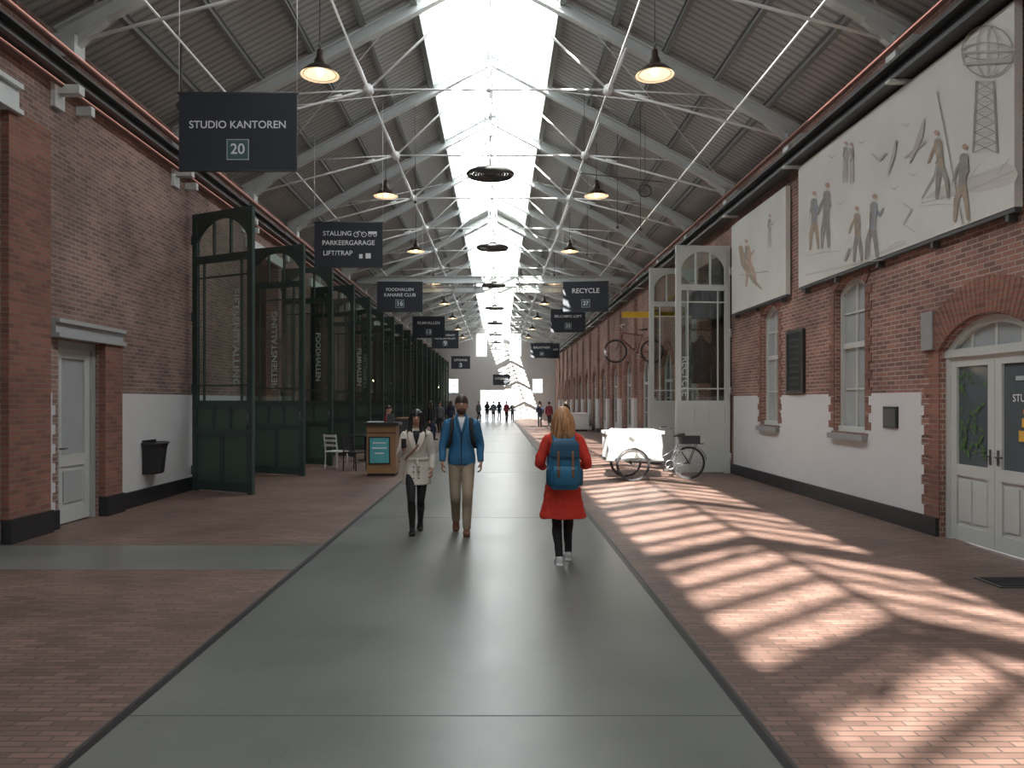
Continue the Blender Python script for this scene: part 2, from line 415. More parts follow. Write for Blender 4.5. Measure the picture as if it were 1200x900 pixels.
for i in range(len(farR)-1): mb.box(XR-.05,XR,farR[i]+.95,farR[i+1]-.95,0,.24,BLACK)
mb.box(XR-.05,XR,YB,7.8,0,.24,BLACK); mb.obj('baseboard_right')
mb=MB(); mb.box(XL,XL+.06,12.06,18.2,0,.26,BLACK); mb.box(XL,XL+.13,9.25,10.14,0,.3,BLACK); mb.box(XL,XL+.06,10.14,10.4,0,.26,BLACK); mb.box(XL,XL+.14,11.52,12.06,0,.3,BLACK); mb.box(XL,XL+.06,YB,5.3,0,.26,BLACK)
mb.obj('baseboard_left')
mb=MB(); mb.box(XL,XL+.10,9.25,10.12,.3,5.35,BR_Q); mb.box(XL,XL+.10,11.53,12.05,.3,2.62,BR_Q); mb.obj('trim_5')
mb=MB()
mb.box(XL-.1,XL+.16,5.2,9.45,5.3,5.36,STEEL);mb.box(XL-.02,XL+.1,5.2,9.45,5.36,5.62,STEEL);mb.box(XL-.1,XL+.16,5.2,9.45,5.62,5.68,STEEL)
mb.obj('trim_6')
mb=MB(); mb.box(XL-.1,XL+.14,10.25,12.1,2.62,2.68,DOORG); mb.box(XL,XL+.09,10.25,12.1,2.68,2.82,DOORG); mb.box(XL-.1,XL+.14,10.25,12.1,2.82,2.87,DOORG); mb.obj('trim_7')
mb=MB()
mb.box(XR-.018,XR,9.78,10.0,.24,2.41,BR_Q); teeth(mb,XR,10.0,1,.24,2.4,BR_Q,t=.018,sg=-1,dep=.12)
voussoirs(mb,XR-.04,XR+.0,doorR[0],doorR[1]+.02,doorR[2]+.02,doorR[3],.42,BR_Q,30)
for y in(7.52,9.86): mb.box(XR-.06,XR,y,y+.26,2.42,2.92,STONE)
mb.obj('trim_8')
mb=MB()
for c,a in winR:
    mb.box(XR-.1,XR,c-a-.08,c+a+.08,1.13,1.22,STONE); voussoirs(mb,XR-.02,XR,c,a+.02,3.56,.2,.22,BR_Q,16)
    for q in(-1,1):
        z=1.3;i=0
        while z<3.5:
            dep=.12 if i%2 else .2
            mb.box(XR-.015,XR,c+q*a,c+q*(a+dep),z,z+.125,BR_Q); z+=.132;i+=1
for c in farR[:10]: voussoirs(mb,XR-.03,XR,c,.87,2.92,.6,.28,BR_Q,20)
for i in range(len(farR)-1):
    y=farR[i]+1.9; mb.box(XR-.12,XR,y-.28,y+.28,1.87,5.9,BR_R); mb.box(XR-.13,XR,y-.29,y+.29,.24,1.87,WHITE)
mb.obj('trim_9')

# ---------------------------------------------------------------- windows
def sash(name,c,a):
    mb=MB(); x=XR+.1
    pts,_,_,_=arc(c,a,3.55,.2,12)
    mb.box(x,x+.12,c-a,c-a+.09,1.25,3.56,DOORW);mb.box(x,x+.12,c+a-.09,c+a,1.25,3.56,DOORW);mb.box(x-.04,x+.12,c-a+.001,c+a-.001,1.251,1.34,DOORW)
    mb.box(x+.01,x+.1,c-a+.09,c+a-.09,2.62,2.71,DOORW)
    for (ya,za),(yb,zb) in zip(pts,pts[1:]): mb.beam((x+.062,ya,za-.05),(x+.062,yb,zb-.05),.12,.1,DOORW)
    mb.box(x+.02,x+.08,c-.02,c+.02,1.34,3.68,DOORW)
    for z in(1.95,3.2): mb.box(x+.03,x+.07,c-a+.09,c+a-.09,z-.015,z+.015,DOORW)
    mb.box(x+.055,x+.06,c-a+.05,c+a-.05,1.3,3.69,WINL)
    mb.obj(name)
sash('window_11',*winR[0]); sash('window_12',*winR[1])
for i,c in enumerate(farR):
    mb=MB(); x=XR+.12;a=.85
    pts,_,_,_=arc(c,a,2.9,.6,10)
    for (ya,za),(yb,zb) in zip(pts,pts[1:]): mb.beam((x+.062,ya,za-.05),(x+.062,yb,zb-.05),.12,.1,DOORW)
    for q in(-a,a-.1,-.05): mb.box(x+.001,x+.119,c+q,c+q+.1,.0,2.95 if abs(q)>.1 else 3.4,DOORW)
    mb.box(x+.004,x+.12,c-a+.1,c+a-.1,2.4,2.5,DOORW); mb.box(x+.01,x+.1,c-a+.1,c+a-.1,0.01,.7,DOORW); mb.box(x+.05,x+.06,c-a,c+a,.7,3.42,DARKG)
    for z in(1.3,1.85): mb.box(x+.03,x+.08,c-a+.1,c+a-.1,z,z+.03,DOORW)
    mb.obj('window_%d'%(20+i))

# ---------------------------------------------------------------- arched double door right (door_1)
mb=MB(); yc,a,zs_,r_=doorR; x=XR+.06
pts,_,_,_=arc(yc,a,zs_,r_,16)
for (ya,za),(yb,zb) in zip(pts,pts[1:]): mb.beam((x+.07,ya,za-.045),(x+.07,yb,zb-.045),.14,.09,DOORW)
mb.box(x+.001,x+.14,yc-a,yc-a+.08,0,2.3,DOORW);mb.box(x+.001,x+.14,yc+a-.08,yc+a,0,2.3,DOORW)
mb.box(x-.02,x+.14,yc-a,yc+a,2.3,2.4,DOORW)
for q in(-.45,0,.45): mb.box(x+.04,x+.1,yc+q-.02,yc+q+.02,2.4,2.68-.1*abs(q),DOORW)
mb.box(x+.06,x+.07,yc-a+.3,yc+a-.3,2.4,2.68,WINL); mb.box(x+.061,x+.069,yc-a+.1,yc+a-.1,2.4,2.55,WINL)
YEL=M('poster_yellow',(.75,.42,.06),.6); ORG=M('poster_orange',(.6,.15,.05),.6); LEAF=M('plant_leaf',(.06,.14,.04),.6)
for sg in(-1,1):
    y0=yc+sg*.004;y1=yc+sg*(a-.08)
    lo,hi=min(y0,y1),max(y0,y1)
    mb.box(x+.02,x+.08,lo,lo+.12,.015,2.3,DOORW);mb.box(x+.02,x+.08,hi-.12,hi,.015,2.3,DOORW)
    l2,h2=lo+.12,hi-.12
    for z0,z1 in((.015,.2),(.82,.96),(2.18,2.3)): mb.box(x+.022,x+.078,l2,h2,z0,z1,DOORW)
    mb.box(x+.045,x+.07,l2,h2,.2,.82,DOORW)
    mid=(l2+h2)/2; mb.box(x+.03,x+.046,l2+.03,mid-.03,.26,.76,DOORW);mb.box(x+.03,x+.046,mid+.03,h2-.03,.26,.76,DOORW)
    mb.box(x+.05,x+.06,l2,h2,.96,2.18,DARKG)
    mb.box(x+.005,x+.019,yc+sg*.07-.012,yc+sg*.07+.012,1.0,1.18,STEELD); mb.cyl((x-.02,yc+sg*.07,1.1),(x+.01,yc+sg*.07,1.1),.009,STEELD); mb.cyl((x-.02,yc+sg*.07,1.1),(x-.02,yc+sg*.19,1.1),.011,STEELD)
mb.box(x+.040,x+.045,8.1,8.45,1.3,1.42,YEL);mb.box(x+.040,x+.045,8.14,8.4,1.46,1.56,YEL); mb.box(x+.040,x+.045,8.17,8.38,1.6,1.66,ORG)
mb.box(x+.040,x+.045,8.12,8.3,1.05,1.25,TXT);mb.box(x+.040,x+.045,8.2,8.5,1.98,2.03,TXTD)
for i in range(70):
    yy=9.02+random.random()*.5; zz=1.05+random.random()*1.05
    d=Vector((0,random.uniform(-1,1),random.uniform(-.3,1))).normalized()*.06; n=Vector((0,-d.z,d.y))*.35
    p=Vector((x+.045-i*.0003,yy,zz)); 
    if yy>9.35 or zz<1.3 or random.random()<.3: mb.add([p-d,p+n,p+d,p-n],[(0,1,2,3)],LEAF)
dr=mb.obj('door_1')
text('lettering','STUDIO',.42,(XR+.095,8.33,1.78),(R(90),0,R(-90)),TXT,dr)
mb=MB(); x=XL-.12; y0,y1=10.46,11.5
mb.box(x-.08,x+.08,y0,y0+.09,0,2.6,DOORG);mb.box(x-.08,x+.08,y1-.09,y1,0,2.6,DOORG);mb.box(x-.08,x+.079,y0+.09,y1-.09,2.5,2.6,DOORG)
lo,hi=y0+.09,y1-.09
mb.box(x-.02,x+.04,lo,lo+.13,.02,2.5,DOORW);mb.box(x-.02,x+.04,hi-.13,hi,.02,2.5,DOORW)
for z0,z1 in((.02,.22),(.82,.98),(2.36,2.5)): mb.box(x-.02,x+.038,lo+.13,hi-.13,z0,z1,DOORW)
mb.box(x-.01,x+.02,lo+.13,hi-.13,.22,.82,DOORW);mb.box(x+.02,x+.035,lo+.19,hi-.19,.3,.75,DOORG)
mb.box(x+.0,x+.01,lo+.13,hi-.13,.98,2.36,WINL); mb.cyl((x+.04,lo+.06,1.08),(x+.09,lo+.06,1.08),.012,STEELD);mb.cyl((x+.09,lo+.06,1.08),(x+.09,lo+.18,1.08),.012,STEELD)
mb.obj('door_2')
mb=MB(); x=XL-.2
mb.box(x-.05,x,5.4,9.2,0,5.3,DOORG)
for y in(5.4,6.3,7.25,8.2,9.1): mb.box(x,x+.05,y,y+.1,0,5.3,STEELW)
for z in(0,1.2,3.35,5.2): mb.box(x,x+.048,5.41,9.19,z+.001,z+.099,STEELW)
mb.box(x+.001,x+.01,5.5,9.15,3.45,5.2,WINL)
mb.obj('door_3')

# ---------------------------------------------------------------- gate leaves
def leaf(w,h,fm,pm,gm):
    mb=MB(); t=.035; st=.13
    def b(u0,u1,z0,z1,m,tt=t): mb.box(u0,u1,-tt,tt,z0,z1,m)
    b(0,st,0.0,h,fm);b(w-st,w,0.0,h,fm)
    for z0,z1 in((.03,.22),(1.08,1.22),(1.62,1.76),(4.42,4.56),(h-.13,h)): b(st,w-st,z0,z1,fm)
    b(st,w-st,.22,1.08,pm,.012); b(w/2-.05,w/2+.05,.22,1.08,fm,t-.002)
    b(st,w-st,1.22,1.62,pm,.012); 
    for q in(1/3,2/3): u=st+(w-2*st)*q; b(u-.03,u+.03,1.22,1.62,fm,t-.002)
    b(st,w-st,1.76,4.42,gm,.003)
    for u in(st+.17,w-st-.17): b(u-.015,u+.015,1.76,4.42,fm,.02)
    for z in(2.05,4.14): b(st,w-st,z-.015,z+.015,fm,.018)
    b(st,w-st,4.56,h-.13,gm,.003)
    for q in(1/3,2/3): u=st+(w-2*st)*q; b(u-.02,u+.02,4.56,h-.13,fm,.025)
    c=w/2;a=w/2-st;zs=h-.55;r=.4
    pts,_,_,_=arc(c,a,zs,r,14);top=h-.13
    for (ua,za),(ub,zb) in zip(pts,pts[1:]):
        vs=[(ua,-t*.8,za),(ub,-t*.8,zb),(ub,-t*.8,top),(ua,-t*.8,top),(ua,t*.8,za),(ub,t*.8,zb),(ub,t*.8,top),(ua,t*.8,top)]
        mb.add(vs,[(0,1,2,3),(4,7,6,5),(0,4,5,1)],fm)
    for z in(.4,2.0,3.4,4.9): mb.cyl((0,0,z-.09),(0,0,z+.09),.05,fm)
    mb.cyl((w-.06,-t,1.3),(w-.06,-t-.06,1.3),.014,STEELD);mb.cyl((w-.06,-t-.06,1.22),(w-.06,-t-.06,1.5),.014,STEELD)
    return mb
g=None
names=['FIETSENSTALLING','FIETSENSTALLING','FOODHALLEN','FOODHALLEN','FILMHALLEN','FILMHALLEN']
lm=leaf(1.6,5.4,GREEN,GREEN2,GLASS)
for n,e in enumerate(leafY):
    dy=-.75 if n==0 else (-.6 if n%2 else -.5)
    ang=math.atan2(dy,1.43)
    if g is None: g=lm.obj('gate_door'); o=g
    else: o=bpy.data.objects.new('gate_door',g.data); bpy.context.collection.objects.link(o)
    o.location=(XL+.08,e,0); o.rotation_euler[2]=ang
    if n<6:
        if n%2==0: text('lettering',names[n],1.85 if n<2 else 1.3,(1.15,-.012,2.95),(R(90),R(90),0),TXTD,o)
        else: text('lettering',names[n],1.85 if n<2 else 1.3,(.75,-.012,2.95),(R(90),R(-90),0),TXTD,o)
mb=MB()
for a,b in gatesL:
    mb.box(XL-.05,XL+.08,a-.2,b+.2,5.45,5.7,STEEL)
mb.obj('trim_10')
wl=leaf(1.35,5.5,DOORW,DOORW,GLASS)
o1=wl.obj('shop_gate_door',loc=(XR-.07,18.42,0),rz=R(180+6)); 
text('lettering','RECYCLE',.95,(1.12,.012,2.35),(R(90),R(90),R(180)),TXTD,o1)
o2=bpy.data.objects.new('shop_gate_door',o1.data); bpy.context.collection.objects.link(o2); o2.location=(XR-.07,21.5,0); o2.rotation_euler[2]=R(183)

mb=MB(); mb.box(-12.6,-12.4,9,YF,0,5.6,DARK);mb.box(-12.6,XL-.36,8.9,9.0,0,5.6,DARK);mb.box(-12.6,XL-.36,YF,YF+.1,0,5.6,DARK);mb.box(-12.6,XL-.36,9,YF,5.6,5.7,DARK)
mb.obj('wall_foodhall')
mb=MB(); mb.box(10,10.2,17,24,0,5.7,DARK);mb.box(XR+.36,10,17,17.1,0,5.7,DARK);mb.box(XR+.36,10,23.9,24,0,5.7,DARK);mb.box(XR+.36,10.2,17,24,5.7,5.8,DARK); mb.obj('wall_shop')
BULB=M('warm_bulb',(1,.75,.45),.5,emit=14,ecol=(1,.7,.38))
for y in(20,26,32,38,44,52,60,68):
    xx=-8.5
    mb=MB(); mb.lathe((xx,y,3.2),[(.0,.3),(.05,.28),(.2,.05),(.22,0)],STEELD); mb.sph((xx,y,3.18),.08,BULB,10,6); mb.cyl((xx,y,3.5),(xx,y,5.6),.01,STEELD); mb.obj('shop_pendant_lamp')
    l=bpy.data.lights.new('warm_lamp','POINT'); l.energy=45; l.color=(1,.75,.5); l.shadow_soft_size=.1; lo=bpy.data.objects.new('warm_lamp_light',l); lo.location=(xx,y,3.0); bpy.context.collection.objects.link(lo)

# ---------------------------------------------------------------- hanging signs
def sign(X,Y,Z,lines,w=1.59,h=1.05,rz=0,num=None,icons=False):
    e=empty('hanging_sign',(X,Y,Z),rz); mb=MB()
    mb.box(-w/2,w/2,-.012,.012,-h/2,h/2,SIGN); mb.cyl((-w/2-.02,0,h/2),(w/2+.02,0,h/2),.018,STEELD);mb.cyl((-w/2,0,-h/2),(w/2,0,-h/2),.014,STEELD)
    for q in(-w/2,w/2):
        zt=zr(abs(X+q-CX))-Z-.0; mb.cyl((q,0,h/2),(q,0,zt),.006,STEELW,5)
    if num:
        f=.012; mb.box(-.15,.15,-.016,-.012,-.38,-.10,TXTD); mb.box(-.15+f,.15-f,-.018,-.014,-.38+f,-.10-f,M('sign_tile',(.05,.10,.11),.6))
    if icons:
        for x in(.18,.36): mb.ring((x,-.016,.24),(0,1,0),.055,.009,TXT,18,5)
        mb.cyl((.18,-.016,.24),(.25,-.016,.32),.008,TXT,5);mb.cyl((.25,-.016,.32),(.36,-.016,.24),.008,TXT,5)
        for x in(.5,.62): mb.ring((x,-.016,.23),(0,1,0),.035,.009,TXT,14,5)
        mb.box(.46,.66,-.02,-.013,.25,.31,TXT)
        mb.box(.25,.33,-.02,-.013,-.32,-.22,TXT); mb.box(.4,.52,-.02,-.013,-.32,-.2,TXT)
    mb.obj('panel',parent=e)
    for l in lines:
        s,wd,z=l[:3]; text('lettering',s,wd,(l[3] if len(l)>3 else 0,-.02,z),(R(90),0,0),TXT,e)
    if num: text('number',num,.19,(0,-.024,-.24),(R(90),0,0),TXT,e)
sign(-3.5,10.25,5.38,[('STUDIO KANTOREN',1.3,.09)],num='20')
sign(-3.48,17.75,5.4,[('STALLING',.66,.26,-.26),('PARKEERGARAGE',1.22,.04),('LIFT/TRAP',.68,-.2,-.25)],icons=True)
sign(-3.42,26.6,5.4,[('FOODHALLEN',.95,.25),('KANARIE CLUB',1.1,.06)],num='16')
sign(-3.4,37.5,5.4,[('FILMHALLEN',1.1,.2)],num='13')
sign(-3.1,45.0,5.4,[('LOKAAL LIBRARY',1.2,.25),('HOTEL DE HALLEN',1.2,.05)],num='9')
sign(-3.1,64,5.0,[('UITGANG',1.1,.2)],num='3')
sign(3.1,26.7,5.42,[('RECYCLE',.95,.2)],num='27',rz=R(-6))
sign(3.25,35.0,5.45,[('BELCAMPO LOFT',1.25,.2)],num='33')
sign(3.15,54,5.35,[('BIBLIOTHEEK',1.2,.2)],num='35')
sign(.35,66,3.6,[('UITGANG',1.1,.1)],w=1.5,h=.9)
sign(4.0,54.5,5.35,[('ATELIER',.7,.1)],w=.9)

# ---------------------------------------------------------------- pendant lamps
BRZ=M('bronze_shade',(.07,.05,.04),.35,metal=.6)
INN=M('lamp_inner_enamel',(.8,.7,.55),.5,emit=.8,ecol=(1,.75,.5))
mb=MB()
mb.lathe((0,0,0),[(.02,.42),(.05,.42),(.06,.30),(.09,.26),(.10,.18),(.20,.13),(.31,.03),(.325,0)],BRZ,28)
mb.lathe((0,0,0),[(.32,.0),(.30,.025),(.19,.115),(.09,.16),(.01,.165)],INN,28)
mb.sph((0,0,.06),(.06,.06,.08),BULB,12,8); mb.ring((0,0,.02),(0,0,1),.27,.012,STEELW,24,5)
mb.ring((0,0,.48),(1,0,0),.05,.01,STEELD,12,5)
mb.cyl((0,0,.42),(0,0,1.42),.009,STEELD,6)
s=None
for k in range(-1,9):
    for sg in(-1,1):
        y=12.7+7.5*k; x=CX+sg*2.8; z=zr(2.8)-1.42
        if y>72: continue
        if s is None: s=mb.obj('pendant_lamp',loc=(x,y,z))
        else: inst(s,'pendant_lamp',(x,y,z))
mb=MB()
for q in(.46,.40,.34,.28,.22,.16,.1): mb.ring((0,0,0),(0,0,1),q,.018 if q<.45 else .04,STEELD,28,6)
for k in range(24):
    a=math.pi*k/12; mb.cyl((0,0,.02),(math.cos(a)*.46,math.sin(a)*.46,.02),.010,STEELD,5)
for k in range(3):
    a=2*math.pi*k/3+.5; mb.cyl((math.cos(a)*.44,math.sin(a)*.44,0),(0,0,.55),.01,STEEL)
mb.cyl((0,0,0),(0,0,.16),.13,STEELD,14)
mb.cyl((0,0,.05),(0,0,3.5),.02,STEEL)
for k in range(9):
    z=.6+k*.3; q=.11
    mb.box(-q+.01,q-.01,-.008,.008,z,z+.02,STEEL); mb.beam((-q,0,z),(q,0,z+.3),.014,.014,STEEL); mb.beam((q,.01,z),(-q,.01,z+.3),.014,.014,STEEL)
for q in(-.11,.11): mb.box(q-.012,q+.012,-.01,.01,.6,3.55,STEEL)
s=None
for k in range(-1,8):
    y=15.8+7.6*k
    if s is None: s=mb.obj('radiant_ceiling_heater',loc=(CX+.02,y,6.47))
    else: inst(s,'radiant_ceiling_heater',(CX+.02,y,6.47))
mb=MB()
for (x,y,z0) in((3.2,17,5.6),(3.0,19,6.1),(2.6,22.,6.0),(-2.0,18.5,6.6)):
    mb.cyl((x,y,z0),(x,y,zr(abs(x-CX))),.007,STEELD,5); mb.sph((x,y,z0),.04,STEELD,8,6)
mb.obj('hanging_chains')
mb=MB(); mb.cyl((1.9,17.5,7.0),(3.8,17.5,6.8),.012,STEELD,6); mb.ring((3.4,17.5,6.6),(0,1,0),.14,.02,STEELD,18,6)
mb.cyl((2.0,17.5,7.0),(2.0,17.5,zr(2.17)),.006,STEELD,5); mb.cyl((3.4,17.5,6.74),(3.4,17.5,zr(3.57)),.006,STEELD,5); mb.obj('hanging_hoist')
mb=MB(); mb.cyl((-5.0,12,6.4),(-5.0,12,7.4),.02,STEELD); mb.cyl((-5.0,11.95,6.4),(-4.85,11.7,6.25),.06,STEELD,12); mb.obj('ceiling_spotlight')

# ---------------------------------------------------------------- murals
def P(px,py,X): 
    Y=890*X/(px-583); return (X,Y,1.75+(470-py)*Y/890)
XM=XR-.12
mb=MB()
mb.box(XM,XR-.03,8.2,14.08,3.85,6.08,MURAL)
for y in(8.35,9.8,11.2,12.6,13.85): mb.box(XM+.02,XR,y-.03,y+.03,3.72,3.85,STEELD)
mb.box(XM+.01,XR-.03,8.21,14.07,3.8,3.849,STEELD)
off=[0]
def stroke(pts,w,mat):
    X=XM-.002-off[0]; off[0]+=.0002
    if not isinstance(w,(list,tuple)): w=[w]*len(pts)
    for i in range(len(pts)-1):
        (x0,y0),(x1,y1)=pts[i],pts[i+1]; dx,dy=x1-x0,y1-y0; l=math.hypot(dx,dy) or 1; nx,ny=-dy/l,dx/l
        a,b=w[i]/2,w[i+1]/2
        q=[(x0+nx*a,y0+ny*a),(x1+nx*b,y1+ny*b),(x1-nx*b,y1-ny*b),(x0-nx*a,y0-ny*a)]
        mb.add([P(px,py,X-.0001*(i%2)) for px,py in q],[(0,1,2,3)],mat)
    if len(pts)<8:
        for j,((x0,y0),ww) in enumerate(zip(pts,w)):
            mb.add([P(x0+math.cos(k*math.pi/4)*ww/2,y0+math.sin(k*math.pi/4)*ww/2,X-.00005-.00001*j) for k in range(8)],[tuple(range(8))],mat)
G1=M('mural_grey_wash',(.28,.265,.235),.9,var=.45,scale=7);G2=M('mural_light_wash',(.43,.41,.37),.9,var=.15,scale=2);G3=M('mural_brown_wash',(.36,.29,.22),.9,var=.35,scale=7);G4=M('mural_blue_wash',(.27,.29,.31),.9,var=.3,scale=7);G5=M('mural_skin_wash',(.45,.32,.25),.9,var=.2)
G6=M('mural_faint_wash',(.51,.50,.46),.9,var=.1,scale=2)
def fig(cx,fy,h,mat,mat2,lean=0,arm=1,step=4):
    k=h/80.
    hip=(cx+lean*.4*k,fy-38*k); sh=(cx+lean*k,fy-64*k); hd=(cx+lean*1.3*k,fy-75*k)
    stroke([hip,(cx-step*k,fy-20*k),(cx-step*1.3*k,fy)],[7*k,5*k,3*k],mat2); stroke([hip,(cx+step*k,fy-20*k),(cx+step*1.4*k,fy-1)],[7*k,5*k,3*k],mat2)
    stroke([hip,sh],[7*k,9*k],mat); stroke([sh,(sh[0]+arm*7*k,sh[1]+12*k),(sh[0]+arm*11*k,sh[1]+(4 if arm>0 else 24)*k)],[4*k,3*k,2*k],mat)
    stroke([sh,(sh[0]-arm*4*k,sh[1]+13*k),(sh[0]+arm*2*k,sh[1]+24*k)],[4*k,3*k,2*k],G1); stroke([hd,(hd[0]+.5,hd[1]+1)],[6*k,5*k],G5)
stroke([(1085,232),(1110,222),(1150,214),(1180,204)],[2,14,22,26],G6); stroke([(1080,238),(1130,226),(1188,200)],[1,2,2],G2)
stroke([(945,322),(1000,310),(1060,285)],[2,4,3],G6)
for (a,b) in (((1095,224),(1180,196)),((1100,232),(1186,208)),((1078,242),(1120,240)),((946,300),(985,294)),((996,312),(1036,304)),((948,262),(950,236)),((1042,290),(1060,282)),((1135,212),(1150,190)),((1168,206),(1183,186))): stroke([a,((a[0]+b[0])/2,(a[1]+b[1])/2-1.5),b],[.6,1.1,.5],G2)
for (a,b) in ((975,185),(1010,168),(1062,148),(1048,222),(1070,206),(985,240)): stroke([(a-5,b-3),(a,b),(a+4,b-4)],[.6,1.3,.5],G2)
fig(954,292,70,G4,G3,0,1); fig(967,290,78,G1,G1,2,-1,3)
fig(1005,306,66,G3,G1,-1,-1,4); fig(1021,303,78,G4,G1,3,1,5)
fig(990,214,50,G2,G2,1,1,2); fig(998,214,48,G2,G2,-1,-1,2)
fig(1104,232,82,G3,G1,-5,-1,5); fig(1126,258,92,G1,G3,3,-1,5)
stroke([(1098,108),(1112,180),(1128,262)],[1.2,1.2,1.2],G1)
stroke([(1080,232),(1095,205),(1100,180)],[1.2,1.2,1],G1); stroke([(1018,300),(1020,240)],[1,1],G1)
stroke([(1083,140),(1078,160),(1066,190)],[2,6,2],G2);stroke([(1060,185),(1084,166)],[2,3],G2); stroke([(1050,165),(1046,185),(1040,205)],[2,4,1],G2); stroke([(1022,180),(1030,188),(1038,180)],[2,3,2],G2)
stroke([(995,292),(990,305)],[3,2],G1); stroke([(1058,238),(1068,245),(1058,262),(1072,272)],[1,1.2,1,1],G2)
for s_ in(-1,1): stroke([(1154+s_*10,95),(1154+s_*14,178)],[1.8,1.8],G1)
for i in range(7): stroke([(1144-i*.5,95+i*12),(1165+i*.5,107+i*12)],[1,1],G1); stroke([(1165+i*.5,95+i*12),(1144-i*.5,107+i*12)],[1,1],G1); stroke([(1143,95+i*12),(1166,95+i*12)],[1,1],G2)
c0=(1157,60)
stroke([(c0[0]+30*math.cos(t*math.pi/10),c0[1]+30*math.sin(t*math.pi/10)) for t in range(21)],1.6,G1)
stroke([(c0[0]+30*math.cos(t*math.pi/10),c0[1]+10*math.sin(t*math.pi/10)) for t in range(21)],1.3,G1)
stroke([(c0[0]+13*math.cos(t*math.pi/10),c0[1]+30*math.sin(t*math.pi/10)) for t in range(21)],1.1,G1)
stroke([(1127,62),(1188,58)],[2,4],G2); stroke([(1130,75),(1183,70)],[3,6],G2); stroke([(1157,30),(1157,90)],[1.5,1.5],G2)
mb.obj('mural_panel')
off[0]=0
mb=MB(); mb.box(XM,XR-.03,14.7,18.1,3.82,5.92,MURAL); mb.box(XM+.01,XR-.03,14.7,18.1,3.77,3.819,STEELD)
for y in(15,16.5,17.9): mb.box(XM+.02,XR,y-.03,y+.03,3.7,3.82,STEELD)
fig(880,335,56,G5,G5,-6,1,6); fig(902,290,40,G2,G2,0,1,2); stroke([(868,290),(872,310),(884,330),(892,338)],[5,7,4,2],G3); stroke([(868,322),(900,318)],[1,2],G2)
mb.obj('mural_panel')
mb=MB(); mb.box(XR-.05,XR,14.05,14.85,1.9,3.1,BLACK)
for a,b,c,d in((14.05,14.85,1.9,1.96),(14.05,14.85,3.04,3.1),(14.05,14.12,1.96,3.04),(14.78,14.85,1.96,3.04)): mb.box(XR-.065,XR-.05,a,b,c,d,STEELD)
for i in range(8): mb.box(XR-.055,XR-.05,14.2,14.7,2.05+i*.12,2.09+i*.12,STEELD)
mb.obj('wall_plaque')
mb=MB(); mb.box(XR-.035,XR,10.77,11.17,1.36,1.67,BLACK); mb.box(XR-.042,XR-.035,10.8,11.14,1.39,1.64,STEELD); mb.obj('wall_plaque',bevel=.005)
mb=MB()
prof=[]
for z,w,d in((.50,.21,.22),(.52,.23,.24),(.95,.26,.29),(1.0,.28,.31),(1.03,.28,.31)): prof.append((z,w,d))
vs=[];fs=[];n=14
for z,w,d in prof:
    for k in range(n+1):
        a=math.pi*k/n; vs.append((XL+.012+math.sin(a)**.6*d,13.15-math.cos(a)*w,z))
for i in range(len(prof)-1):
    for k in range(n): fs.append((i*(n+1)+k,i*(n+1)+k+1,(i+1)*(n+1)+k+1,(i+1)*(n+1)+k))
fs.append(tuple(range(n+1)))
mb.add(vs,fs,BLACK); mb.box(XL+.012,XL+.03,12.9,13.4,.5,1.08,BLACK)
pts=[(XL+.012+math.sin(math.pi*k/n)**.6*.32,13.15-math.cos(math.pi*k/n)*.285,1.03) for k in range(n+1)]; mb.tube(pts,.014,STEELD)
mb.obj('waste_bin')
mb=MB(); mb.box(4.7,5.45,7.1,7.5,.0,.012,STEELD)
for i in range(9): mb.box(4.74,5.41,7.13+i*.04,7.15+i*.04,.012,.02,BLACK)
mb.tube([(5.15,7.3,.02),(5.2,7.32,.06),(5.35,7.3,.05),(5.4,7.28,.02)],.012,STEELW); mb.obj('floor_grate')

# ---------------------------------------------------------------- bicycles
RUB=M('tyre_rubber',(.02,.02,.02),.7);CHR=M('chrome',(.5,.5,.5),.25,metal=.9);FRB=M('bike_frame_black',(.025,.025,.03),.35);FRR=M('bike_frame_red',(.14,.02,.02),.35);WBOX=M('cargo_box_white',(.66,.67,.66),.5,var=.05);LEA=M('saddle_leather',(.03,.02,.015),.5)
def wheel(mb,c,r):
    c=Vector(c); mb.ring(c,(0,1,0),r-.018,.018,RUB,32,8); mb.ring(c,(0,1,0),r-.045,.010,FRB,32,5); mb.cyl(c-Vector((0,.05,0)),c+Vector((0,.05,0)),.022,CHR,8)
    for k in range(20):
        a=2*math.pi*k/20; mb.cyl(c+Vector((0,.02*(-1)**k,0)),c+Vector((math.cos(a)*(r-.045),0,math.sin(a)*(r-.045))),.0022,CHR,4)
def fender(mb,c,r,a0,a1,mat):
    c=Vector(c); mb.tube([c+Vector((math.cos(a0+(a1-a0)*i/12)*(r+.03),0,math.sin(a0+(a1-a0)*i/12)*(r+.03))) for i in range(13)],[(.028,.006)]*13,mat,8,ref=(0,1,0))
